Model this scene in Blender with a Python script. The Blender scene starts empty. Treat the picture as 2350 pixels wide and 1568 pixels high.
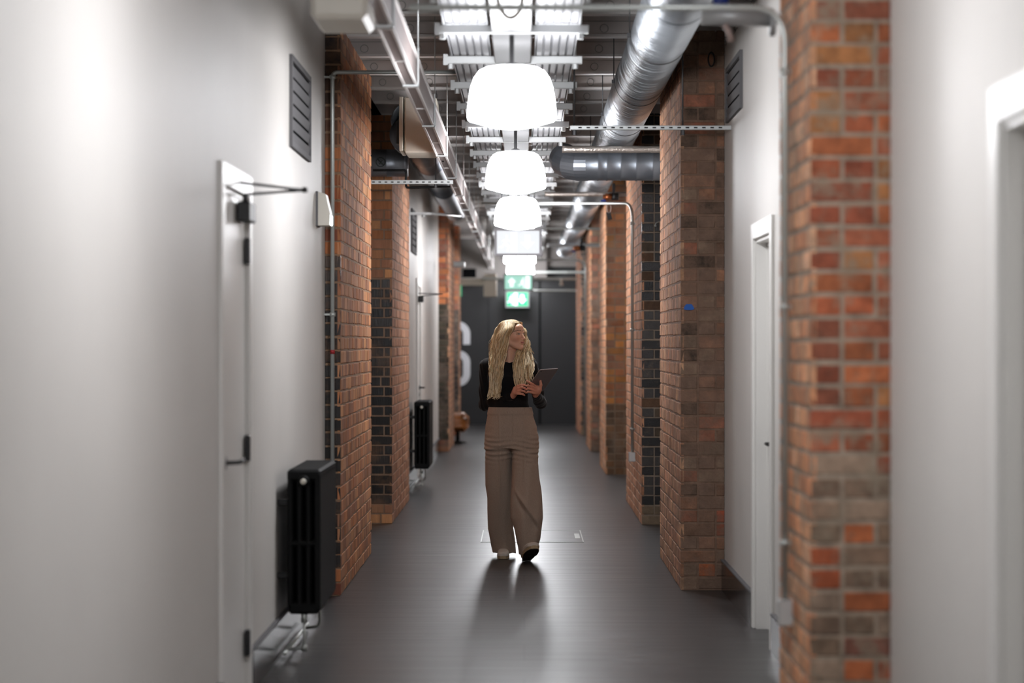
import bpy, math, random
import numpy as np
from mathutils import Vector, Matrix
random.seed(7)
RS = np.random.RandomState(11)
SC = bpy.context.scene
COL = SC.collection
PI = math.pi

# ------------------------------------------------------------------ helpers
def lin(c):
    out = []
    for v in c:
        v = v/255.0
        out.append(v/12.92 if v <= .04045 else ((v+.055)/1.055)**2.4)
    return out
def rgba(c): return (*lin(c), 1.0)

def tag(o, label=None, cat=None, group=None, kind=None):
    if label: o['label'] = label
    if cat: o['category'] = cat
    if group: o['group'] = group
    if kind: o['kind'] = kind
    return o

def empty(name, loc=(0,0,0), rz=0, label=None, cat=None, group=None, kind=None):
    o = bpy.data.objects.new(name, None)
    o.empty_display_size = .1
    COL.objects.link(o)
    o.location = loc; o.rotation_euler = (0,0,rz)
    return tag(o, label, cat, group, kind)

class MB:
    def __init__(s):
        s.v=[]; s.f=[]; s.m=[]; s.sm=[]
    def add(s, vs, fs, mi=0, smooth=False):
        b=len(s.v); s.v.extend([tuple(p) for p in vs])
        for f in fs:
            s.f.append(tuple(i+b for i in f)); s.m.append(mi); s.sm.append(smooth)
        return s
    def box(s, x0,x1,y0,y1,z0,z1, mi=0, bev=0):
        if x1<x0: x0,x1=x1,x0
        if y1<y0: y0,y1=y1,y0
        if z1<z0: z0,z1=z1,z0
        if bev<=0:
            vs=[(x,y,z) for x in (x0,x1) for y in (y0,y1) for z in (z0,z1)]
            fs=[(0,1,3,2),(4,6,7,5),(0,4,5,1),(2,3,7,6),(0,2,6,4),(1,5,7,3)]
            return s.add(vs,fs,mi)
        b=min(bev,(x1-x0)*.49,(y1-y0)*.49,(z1-z0)*.49)
        vs=[];ix={}
        for cx in (0,1):
            for cy in (0,1):
                for cz in (0,1):
                    X=(x0,x1)[cx];Y=(y0,y1)[cy];Z=(z0,z1)[cz]
                    sx=(1,-1)[cx]*b;sy=(1,-1)[cy]*b;sz=(1,-1)[cz]*b
                    for a,p in enumerate([(X,Y+sy,Z+sz),(X+sx,Y,Z+sz),(X+sx,Y+sy,Z)]):
                        ix[(cx,cy,cz,a)]=len(vs); vs.append(p)
        fs=[]
        for c in (0,1):
            o=[(0,0),(1,0),(1,1),(0,1)]
            fs.append(tuple(ix[(c,p,q,0)] for p,q in o))
            fs.append(tuple(ix[(p,c,q,1)] for p,q in o))
            fs.append(tuple(ix[(p,q,c,2)] for p,q in o))
        for p in (0,1):
            for q in (0,1):
                fs.append((ix[(p,q,0,0)],ix[(p,q,1,0)],ix[(p,q,1,1)],ix[(p,q,0,1)]))
                fs.append((ix[(p,0,q,0)],ix[(p,1,q,0)],ix[(p,1,q,2)],ix[(p,0,q,2)]))
                fs.append((ix[(0,p,q,1)],ix[(1,p,q,1)],ix[(1,p,q,2)],ix[(0,p,q,2)]))
        for cx in (0,1):
            for cy in (0,1):
                for cz in (0,1):
                    fs.append(tuple(ix[(cx,cy,cz,a)] for a in range(3)))
        return s.add(vs,fs,mi)
    def tube(s, pts, r, n=12, mi=0, caps=True, sy=1.0):
        pts=[Vector(p) for p in pts]
        rs=r if isinstance(r,(list,tuple,np.ndarray)) else [r]*len(pts)
        t0=(pts[1]-pts[0]).normalized()
        up=Vector((0,0,1)) if abs(t0.z)<.9 else Vector((1,0,0))
        a=t0.cross(up).normalized()
        vs=[];fs=[]
        for i,p in enumerate(pts):
            if i==0: t=pts[1]-p
            elif i==len(pts)-1: t=p-pts[i-1]
            else: t=(pts[i+1]-pts[i-1])
            t.normalize()
            a=(a-t*a.dot(t))
            if a.length<1e-6: a=t.orthogonal()
            a.normalize(); b=t.cross(a)
            for k in range(n):
                w=2*PI*k/n
                vs.append(p+a*(rs[i]*math.cos(w))+b*(rs[i]*sy*math.sin(w)))
        for i in range(len(pts)-1):
            for k in range(n):
                k2=(k+1)%n
                fs.append((i*n+k,i*n+k2,(i+1)*n+k2,(i+1)*n+k))
        s.add(vs,fs,mi,True)
        if caps:
            b=len(s.v)-len(vs)
            s.f.append(tuple(b+k for k in reversed(range(n)))); s.m.append(mi); s.sm.append(False)
            b2=b+(len(pts)-1)*n
            s.f.append(tuple(b2+k for k in range(n))); s.m.append(mi); s.sm.append(False)
        return s
    def lathe(s, prof, c, n=32, mi=0, axis='z', smooth=True):
        vs=[];fs=[]
        for (r,h) in prof:
            for k in range(n):
                w=2*PI*k/n; a=r*math.cos(w); b=r*math.sin(w)
                if axis=='z': vs.append((c[0]+a,c[1]+b,c[2]+h))
                elif axis=='y': vs.append((c[0]+a,c[1]+h,c[2]+b))
                else: vs.append((c[0]+h,c[1]+a,c[2]+b))
        for i in range(len(prof)-1):
            for k in range(n):
                k2=(k+1)%n
                fs.append((i*n+k,i*n+k2,(i+1)*n+k2,(i+1)*n+k))
        return s.add(vs,fs,mi,smooth)
    def build(s, name, mats, parent=None, loc=None):
        me=bpy.data.meshes.new(name)
        me.from_pydata(s.v,[],s.f)
        if not isinstance(mats,(list,tuple)): mats=[mats]
        for m in mats: me.materials.append(m)
        me.polygons.foreach_set('material_index',s.m)
        me.polygons.foreach_set('use_smooth',s.sm)
        me.update()
        o=bpy.data.objects.new(name,me); COL.objects.link(o)
        if parent is not None: o.parent=parent
        if loc: o.location=loc
        return o

def fillet(pts, r, n=8):
    pts=[Vector(p) for p in pts]; out=[pts[0]]
    for i in range(1,len(pts)-1):
        p=pts[i]; a=(pts[i-1]-p); b=(pts[i+1]-p)
        rr=min(r,a.length*.49,b.length*.49)
        A=p+a.normalized()*rr; B=p+b.normalized()*rr
        for k in range(n+1):
            t=k/n; out.append(A*(1-t)**2+p*2*t*(1-t)+B*t*t)
    out.append(pts[-1]); return out

def copy_tree(o, parent=None):
    c=o.copy(); COL.objects.link(c); c.parent=parent
    for ch in list(o.children): copy_tree(ch,c)
    return c

# ------------------------------------------------------------------ materials
def mat(name, col=(200,200,200), rough=.5, metal=0, spec=.5, emit=None, es=0, noise=None, bump=None, coat=0, sheen=0):
    """noise=(scale,amount,(sx,sy,sz)) value variation; bump=(scale,strength,(sx,sy,sz))"""
    m=bpy.data.materials.new(name); m.use_nodes=True
    nt=m.node_tree; b=nt.nodes['Principled BSDF']
    b.inputs['Base Color'].default_value=rgba(col)
    b.inputs['Roughness'].default_value=rough
    b.inputs['Metallic'].default_value=metal
    b.inputs['Specular IOR Level'].default_value=spec
    b.inputs['Coat Weight'].default_value=coat
    b.inputs['Sheen Weight'].default_value=sheen
    if emit: 
        b.inputs['Emission Color'].default_value=rgba(emit); b.inputs['Emission Strength'].default_value=es
    if noise or bump:
        tc=nt.nodes.new('ShaderNodeTexCoord')
    if noise:
        mp=nt.nodes.new('ShaderNodeMapping'); mp.inputs['Scale'].default_value=noise[2]
        n=nt.nodes.new('ShaderNodeTexNoise'); n.inputs['Scale'].default_value=noise[0]; n.inputs['Detail'].default_value=6
        r=nt.nodes.new('ShaderNodeMapRange'); r.inputs['To Min'].default_value=1-noise[1]; r.inputs['To Max'].default_value=1+noise[1]
        r.inputs['From Min'].default_value=.25; r.inputs['From Max'].default_value=.75
        mx=nt.nodes.new('ShaderNodeMix'); mx.data_type='RGBA'; mx.blend_type='MULTIPLY'; mx.inputs[0].default_value=1
        mx.inputs[6].default_value=rgba(col)
        nt.links.new(tc.outputs['Object'],mp.inputs[0]); nt.links.new(mp.outputs[0],n.inputs['Vector'])
        nt.links.new(n.outputs['Fac'],r.inputs['Value']); nt.links.new(r.outputs[0],mx.inputs[7])
        nt.links.new(mx.outputs[2],b.inputs['Base Color'])
    if bump:
        mp=nt.nodes.new('ShaderNodeMapping'); mp.inputs['Scale'].default_value=bump[2]
        n=nt.nodes.new('ShaderNodeTexNoise'); n.inputs['Scale'].default_value=bump[0]; n.inputs['Detail'].default_value=5
        bp=nt.nodes.new('ShaderNodeBump'); bp.inputs['Strength'].default_value=bump[1]; bp.inputs['Distance'].default_value=.01
        nt.links.new(tc.outputs['Object'],mp.inputs[0]); nt.links.new(mp.outputs[0],n.inputs['Vector'])
        nt.links.new(n.outputs['Fac'],bp.inputs['Height']); nt.links.new(bp.outputs[0],b.inputs['Normal'])
    return m

M={}
M['wall']=mat('white_plaster',(209,205,200),.55,noise=(1.1,.045,(1,1,1)),bump=(2.2,.25,(1,1,1)))
M['paint']=mat('white_gloss_paint',(226,224,220),.35)
M['black']=mat('black_powder_coat',(16,17,18),.45)
M['rad']=mat('black_radiator_enamel',(7,8,9),.6,spec=.2)
M['skirt']=mat('dark_gloss_skirting',(14,13,13),.16,spec=.3)
M['far']=mat('charcoal_paint',(17,18,22),.42,noise=(1.5,.15,(1,1,.4)))
M['galv']=mat('galvanised_duct',(196,202,208),.3,.75,noise=(3,.12,(1,.5,1)),bump=(4,.9,(1,28,1)))
M['galvd']=mat('dull_galvanised_duct',(140,146,154),.4,.8,noise=(2,.15,(1,1,1)))
M['strut']=mat('zinc_strut',(206,209,209),.4,.55)
M['strutw']=mat('pale_zinc_strut',(186,188,188),.45,.3)
M['conduit']=mat('steel_conduit',(190,194,190),.35,.45)
M['tray']=mat('bright_tray_steel',(238,234,232),.35,.2)
M['cable']=mat('pale_tray_ribs',(184,185,188),.5,.1)
M['channel']=mat('light_channel_grey',(92,92,93),.5)
M['bulk']=mat('bulkhead_grey',(120,115,112),.6)
M['web']=mat('painted_joist_web',(222,214,210),.6,noise=(3,.12,(.4,1,1)))
M['flange']=mat('painted_joist_flange',(232,228,225),.55)
M['deck']=mat('dark_deck',(190,186,182),.8)
M['plastic']=mat('off_white_plastic',(222,217,205),.45)
M['beige']=mat('beige_casing',(196,188,174),.5)
M['greyp']=mat('grey_louvre_paint',(112,111,113),.8,spec=.15)
M['slot']=mat('dark_slot',(14,14,15),1.0,spec=0)
M['foil']=mat('foil_lagging',(186,178,170),.35,.8,bump=(60,.6,(1,1,1)))
M['rod']=mat('threaded_rod',(90,90,92),.5,.8)
M['copper']=mat('copper_valve',(150,88,52),.4,.8)
M['blue']=mat('blue_valve_handle',(30,52,130),.45)
M['pink']=mat('pale_strap',(196,176,168),.6)
M['red']=mat('red_tape',(168,34,40),.5)
M['leather']=mat('tan_leather',(158,98,48),.35,noise=(9,.15,(1,1,1)))
M['glass']=mat('lamp_opal',(255,255,255),.4,emit=(250,251,255),es=27)
M['cap']=mat('lamp_cap',(245,245,245),.5,emit=(250,251,255),es=5)
M['lens']=mat('lamp_lens',(255,255,255),.4,emit=(250,251,255),es=36)
M['signface']=mat('exit_panel_green',(20,150,100),.4,emit=(30,190,130),es=.45)
M['signwhite']=mat('exit_panel_white',(240,250,245),.4,emit=(235,255,246),es=.8)
M['signbright']=mat('lit_diffuser',(128,132,136),.6,emit=(246,250,255),es=.42)
M['signframe']=mat('sign_frame',(142,142,146),.7,spec=.1)
M['letter']=mat('white_letter',(212,214,220),.6)
M['tabletback']=mat('tablet_aluminium',(150,146,148),.42,.6)
M['tabletglass']=mat('tablet_screen',(8,8,10),.1)
M['fblack']=mat('valve_black',(12,12,14),.5)
M['ledwhite']=mat('led_white',(240,250,250),.4,emit=(225,245,240),es=5)

# floor: dark sheet with transverse seams and streaks
def floor_mat():
    m=bpy.data.materials.new('dark_vinyl_floor'); m.use_nodes=True
    nt=m.node_tree; N=nt.nodes; L=nt.links; b=N['Principled BSDF']
    tc=N.new('ShaderNodeTexCoord')
    mp=N.new('ShaderNodeMapping'); mp.inputs['Scale'].default_value=(.5,9,1)
    n=N.new('ShaderNodeTexNoise'); n.inputs['Scale'].default_value=2.2; n.inputs['Detail'].default_value=8
    L.new(tc.outputs['Object'],mp.inputs[0]); L.new(mp.outputs[0],n.inputs['Vector'])
    br=N.new('ShaderNodeTexBrick'); br.offset=.5
    br.inputs['Scale'].default_value=1; br.inputs['Brick Width'].default_value=3.7; br.inputs['Row Height'].default_value=.62
    br.inputs['Mortar Size'].default_value=.006; br.inputs['Mortar Smooth'].default_value=.3
    br.inputs['Color1'].default_value=rgba((54,52,52)); br.inputs['Color2'].default_value=rgba((59,57,57)); br.inputs['Mortar'].default_value=rgba((34,33,33))
    L.new(tc.outputs['Object'],br.inputs['Vector'])
    r=N.new('ShaderNodeMapRange'); r.inputs['From Min'].default_value=.3; r.inputs['From Max'].default_value=.7
    r.inputs['To Min'].default_value=.92; r.inputs['To Max'].default_value=1.08
    L.new(n.outputs['Fac'],r.inputs['Value'])
    mx=N.new('ShaderNodeMix'); mx.data_type='RGBA'; mx.blend_type='MULTIPLY'; mx.inputs[0].default_value=1
    L.new(br.outputs['Color'],mx.inputs[6]); L.new(r.outputs[0],mx.inputs[7]); L.new(mx.outputs[2],b.inputs['Base Color'])
    r2=N.new('ShaderNodeMapRange'); r2.inputs['From Min'].default_value=.3; r2.inputs['From Max'].default_value=.7
    r2.inputs['To Min'].default_value=.31; r2.inputs['To Max'].default_value=.39
    L.new(n.outputs['Fac'],r2.inputs['Value']); L.new(r2.outputs[0],b.inputs['Roughness'])
    b.inputs['Specular IOR Level'].default_value=.5
    mp2=N.new('ShaderNodeMapping'); mp2.inputs['Scale'].default_value=(.6,14,1)
    n2=N.new('ShaderNodeTexNoise'); n2.inputs['Scale'].default_value=3; n2.inputs['Detail'].default_value=4
    L.new(tc.outputs['Object'],mp2.inputs[0]); L.new(mp2.outputs[0],n2.inputs['Vector'])
    bp=N.new('ShaderNodeBump'); bp.inputs['Strength'].default_value=.08; bp.inputs['Distance'].default_value=.003
    L.new(n2.outputs['Fac'],bp.inputs['Height']); L.new(bp.outputs[0],b.inputs['Normal'])
    return m
M['floor']=floor_mat()

def attr_mat(name, rough=.6, noise_scale=30, noise_amt=.2, smear=None, smear_col=(130,120,105), smear_scale=3., bump=.4, bscale=60, spec=.4, stretch=(1,1,1), usegloss=False, sheen=0, sss=0):
    m=bpy.data.materials.new(name); m.use_nodes=True
    nt=m.node_tree; N=nt.nodes; L=nt.links; b=N['Principled BSDF']
    a=N.new('ShaderNodeVertexColor'); a.layer_name='Col'
    tc=N.new('ShaderNodeTexCoord')
    mp=N.new('ShaderNodeMapping'); mp.inputs['Scale'].default_value=stretch
    L.new(tc.outputs['Object'],mp.inputs[0])
    n=N.new('ShaderNodeTexNoise'); n.inputs['Scale'].default_value=noise_scale; n.inputs['Detail'].default_value=7; n.inputs['Roughness'].default_value=.65
    L.new(mp.outputs[0],n.inputs['Vector'])
    r=N.new('ShaderNodeMapRange'); r.inputs['From Min'].default_value=.3; r.inputs['From Max'].default_value=.7
    r.inputs['To Min'].default_value=1-noise_amt; r.inputs['To Max'].default_value=1+noise_amt
    L.new(n.outputs['Fac'],r.inputs['Value'])
    mx=N.new('ShaderNodeMix'); mx.data_type='RGBA'; mx.blend_type='MULTIPLY'; mx.inputs[0].default_value=1
    L.new(a.outputs['Color'],mx.inputs[6]); L.new(r.outputs[0],mx.inputs[7])
    out=mx.outputs[2]
    if smear:
        n3=N.new('ShaderNodeTexNoise'); n3.inputs['Scale'].default_value=smear_scale; n3.inputs['Detail'].default_value=9; n3.inputs['Roughness'].default_value=.7
        L.new(tc.outputs['Object'],n3.inputs['Vector'])
        r3=N.new('ShaderNodeMapRange'); r3.inputs['From Min'].default_value=smear[0]; r3.inputs['From Max'].default_value=smear[1]; r3.inputs['To Max'].default_value=smear[2]
        L.new(n3.outputs['Fac'],r3.inputs['Value'])
        m3=N.new('ShaderNodeMix'); m3.data_type='RGBA'; m3.inputs[7].default_value=rgba(smear_col)
        L.new(r3.outputs[0],m3.inputs[0]); L.new(out,m3.inputs[6]); out=m3.outputs[2]
    L.new(out,b.inputs['Base Color'])
    if usegloss: L.new(a.outputs['Alpha'],b.inputs['Roughness'])
    else: b.inputs['Roughness'].default_value=rough
    b.inputs['Specular IOR Level'].default_value=spec
    b.inputs['Sheen Weight'].default_value=sheen
    if sss:
        b.inputs['Subsurface Weight'].default_value=sss; b.inputs['Subsurface Radius'].default_value=(.012,.004,.002); b.inputs['Subsurface Scale'].default_value=1
    if bump:
        n4=N.new('ShaderNodeTexNoise'); n4.inputs['Scale'].default_value=bscale; n4.inputs['Detail'].default_value=5
        L.new(mp.outputs[0],n4.inputs['Vector'])
        bp=N.new('ShaderNodeBump'); bp.inputs['Strength'].default_value=bump; bp.inputs['Distance'].default_value=.004
        L.new(n4.outputs['Fac'],bp.inputs['Height']); L.new(bp.outputs[0],b.inputs['Normal'])
    return m

# ------------------------------------------------------------------ camera
cam=bpy.data.cameras.new('camera'); camo=bpy.data.objects.new('camera',cam); COL.objects.link(camo)
camo.location=(0,0,1.55); camo.rotation_euler=(PI/2,0,0)
cam.lens=85; cam.sensor_width=36; cam.shift_x=-28/2350; cam.shift_y=3/2350
cam.clip_start=.1; cam.clip_end=200
cam.dof.use_dof=True; cam.dof.focus_distance=17.2; cam.dof.aperture_fstop=1.9
SC.camera=camo
F=5548.6; H=1.55
def PX(x,z): return (x-1203)/F*z
def PZ(y,z): return H-(y-787)/F*z

# ------------------------------------------------------------------ room shell
Y0,Y1=-7.0,45.7
fl=MB().box(-1.7,1.7,Y0,Y1+.3,-.2,0).build('floor',M['floor']); tag(fl,kind='structure')

def wall(name, xf, xb, y0,y1,ztop, openings, m):
    b=MB(); y=y0
    for (a,c,zt) in sorted(openings):
        b.box(xf,xb,y,a,0,ztop); b.box(xf,xb,a,c,zt,ztop); y=c
    b.box(xf,xb,y,y1,0,ztop)
    o=b.build(name,m); tag(o,kind='structure'); return o
LX=-1.22; RX=1.255
WT=3.40
wall('wall_left',LX,LX-.2,Y0,Y1,3.5,[(9.72,10.62,2.2),(17.75,23.75,3.5),(27.3,28.25,2.2)],M['wall'])
wall('wall_right',RX,RX+.2,Y0,Y1,WT,[(5.35,6.35,2.14),(12.2,13.12,2.12)],M['wall'])
tag(MB().box(-1.7,1.7,Y0-.2,Y0,0,3.9).build('wall_near',M['wall']),kind='structure')
tag(MB().box(LX-.2,-1.70,Y0,Y1,0,3.5).build('wall_left_backing',M['wall']),kind='structure')
tag(MB().box(-1.7,1.7,Y1,Y1+.2,0,3.9).build('wall_far',M['far']),kind='structure')
# panel joints of the far wall
tag(MB().box(PX(1237,45.6),PX(1241,45.6),Y1-.012,Y1,0,2.9).box(PX(1120,45.6),PX(1121,45.6),Y1-.004,Y1,0,2.9).build('trim_1',M['slot']),kind='structure')
tag(MB().box(-1.8,1.8,Y0,Y1+.2,3.82,3.95).build('ceiling',M['deck']),kind='structure')

# joists
def make_joist():
    b=MB()
    b.box(-1.6,1.6,-.05,.05,3.5,3.516,1)
    b.box(-1.6,1.6,-.008,.008,3.516,3.82,0)
    b.box(-1.6,1.6,-.016,-.008,3.60,3.606,2)
    b.box(-1.6,1.6,-.05,.05,3.806,3.82,1)
    x=-1.45
    rr=random.Random(3)
    while x<1.5:
        pts=[(x+.026*math.cos(w),-.012,3.557+.026*math.sin(w)) for w in np.linspace(0,2*PI,17)]
        b.tube(pts,.0035,5,2,False)
        x+=rr.choice([.19,.36,.36,.5])
    return b.build('ceiling_joist',[M['web'],M['flange'],M['deck']])
j0=make_joist(); tag(j0,kind='structure')
k=0
yj=15.44-1.06*8
while yj<Y1-.2:
    o=j0 if k==0 else j0.copy()
    if k: COL.objects.link(o)
    o.location=(0,yj,0); k+=1; yj+=1.06
# skirtings
def skirting(name,xf,sgn,segs):
    b=MB()
    for a,c in segs: b.box(xf,xf+sgn*.02,a,c,0,.19); b.box(xf,xf+sgn*.024,a,c,.185,.194,1)
    tag(b.build(name,[M['skirt'],M['greyp']]),kind='structure')
skirting('baseboard_left',LX,1,[(Y0,9.63),(10.72,14.8),(23.7,27.2),(28.36,34.4)])
skirting('baseboard_right',RX,-1,[(Y0,5.25),(6.45,8.28),(9.27,12.1),(13.2,15.14),(17.45,20.58)])

# ------------------------------------------------------------------ doors
def door(name, side, y0, y1, ztop, depth, architrave=.07, hinges=True, closer=True, handle_at=None):
    """side -1: wall_left, +1: wall_right. opening y0..y1"""
    X=LX if side<0 else RX; s=side
    r=empty(name,(X,(y0+y1)/2,0)); tag(r,kind='structure')
    ly0=y0-(y0+y1)/2; ly1=-ly0
    lf=MB().box(s*depth,s*(depth+.045),ly0+.03,ly1-.03,.008,ztop-.03).build('door_leaf',M['paint'],r)
    fr=MB()
    a=architrave
    fr.box(-s*.018,s*0.0,ly0-a,ly0+.012,0,ztop+a,bev=.003); fr.box(-s*.018,0,ly1-.012,ly1+a,0,ztop+a,bev=.003); fr.box(-s*.018,0,ly0+.012,ly1-.012,ztop-.012,ztop+a,bev=.003)
    fr.box(0,s*.19,ly0,ly0+.03,0,ztop); fr.box(0,s*.19,ly1-.03,ly1,0,ztop); fr.box(0,s*.19,ly0+.03,ly1-.03,ztop-.03,ztop)
    if depth>.04:
        fr.box(s*(depth-.045),s*depth,ly1-.048,ly1-.03,0,ztop-.03); fr.box(s*(depth-.045),s*depth,ly0+.03,ly1-.03,ztop-.05,ztop-.03)
    fr.build('door_frame',M['paint'],r)
    return r,ly0,ly1
# left near door
d,a,c=door('door_1',-1,9.72,10.62,2.2,.006,.08)
zc=10.17
for zz in (PZ(575,10.5),PZ(1030,10.5),PZ(1480,10.5)):
    MB().box(.0,.022,c-.075,c-.03,zz-.057,zz+.057,bev=.004).build('hinge',M['black'],d)
h=MB(); h.lathe([(0,0),(.026,0),(.026,.01),(0,.01)],(.0,a+.10,PZ(1060,9.95)),20,0,'x')
h.tube([(.0,a+.10,PZ(1060,9.95)),(.062,a+.10,PZ(1058,9.95)),],.009,10)
h.tube([(.062,a+.09,PZ(1058,9.95)),(.064,a+.24,PZ(1058,9.95))],.009,10)
h.build('door_handle',M['black'],d)
cl=MB(); cl.box(.0,.055,c-.36,c-.12,PZ(510,10.35),PZ(465,10.35),bev=.006)
clo=cl.build('door_closer',M['black'],d)
ar=MB(); zt=PZ(462,10.3)
ar.tube([(.03,c-.30,zt),(.03,c-.30,zt+.035)],.012,8)
ar.tube([(.03,c-.30,zt+.03),(.275,c-.20,zt+.055)],.006,8)
ar.tube([(.275,c-.20,zt+.055),(.0,c-.42,zt+.075)],.006,8)
ar.lathe([(0,-.01),(.012,-.01),(.012,.012),(0,.012)],(.275,c-.20,zt+.055),12)
ar.build('closer_arm',M['rod'],clo)
# right doors
d,a,c=door('door_2',1,12.2,13.12,2.12,.105,.075)
h=MB(); zh=PZ(1026,12.6)
h.lathe([(0,0),(-.0,0),(.026,0),(.026,-.01),(0,-.01)],(.105,c-.12,zh),20,0,'x')
h.tube([(.105,c-.12,zh),(.045,c-.12,zh)],.009,10); h.tube([(.045,c-.11,zh),(.045,c-.24,zh)],.009,10)
h.build('door_handle',M['black'],d)
d,a,c=door('door_3',1,5.35,6.35,2.14,.105,.085)
h=MB(); h.tube([(.105,a+.12,1.0),(.045,a+.12,1.0)],.009,10); h.tube([(.045,a+.11,1.0),(.045,a+.24,1.0)],.009,10)
h.build('door_handle',M['black'],d)
# left far door
d,a,c=door('door_4',-1,27.3,28.25,2.2,.006,.08)
h=MB(); zh=PZ(890,28.0)
h.lathe([(0,0),(.026,0),(.026,.01),(0,.01)],(0,c-.16,zh),16,0,'x'); h.tube([(0,c-.16,zh),(.06,c-.16,zh)],.01,8); h.tube([(.06,c-.16,zh),(.06,c-.30,zh)],.01,8)
h.build('door_handle',M['black'],d)
MB().box(0,.004,c-.185,c-.135,zh-.10,zh-.06).build('escutcheon',M['black'],d)
cl=MB().box(0,.055,c-.40,c-.16,PZ(694,28),PZ(680,28),bev=.006); clo=cl.build('door_closer',M['black'],d)
MB().tube([(.03,c-.3,PZ(680,28)),(.27,c-.2,PZ(675,28)),(.0,c-.36,PZ(674,28))],.007,8).build('closer_arm',M['rod'],clo)

# ------------------------------------------------------------------ brick piers
brickmats={}
def bmat(kind):
    if kind in brickmats: return brickmats[kind]
    P=dict(
     clean=dict(noise_scale=22,noise_amt=.22,smear=(.58,.8,.5),smear_col=(150,130,108),smear_scale=5,bump=.6),
     dusty=dict(noise_scale=14,noise_amt=.2,smear=(.46,.66,.62),smear_col=(150,132,118),smear_scale=3.5,bump=.7,stretch=(1,1,.4)),
     rough=dict(noise_scale=20,noise_amt=.34,smear=(.5,.63,.75),smear_col=(142,128,110),smear_scale=7,bump=.8),
     worn=dict(noise_scale=18,noise_amt=.35,smear=(.40,.58,.75),smear_col=(128,102,86),smear_scale=7,bump=.9),
     streak=dict(noise_scale=26,noise_amt=.22,smear=(.5,.75,.45),smear_col=(168,124,90),smear_scale=2.2,bump=.6,stretch=(1,3.2,.12)),
    )[kind]
    brickmats[kind]=attr_mat('brick_'+kind,usegloss=True,spec=.35,bscale=90,**P)
    return brickmats[kind]

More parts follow.
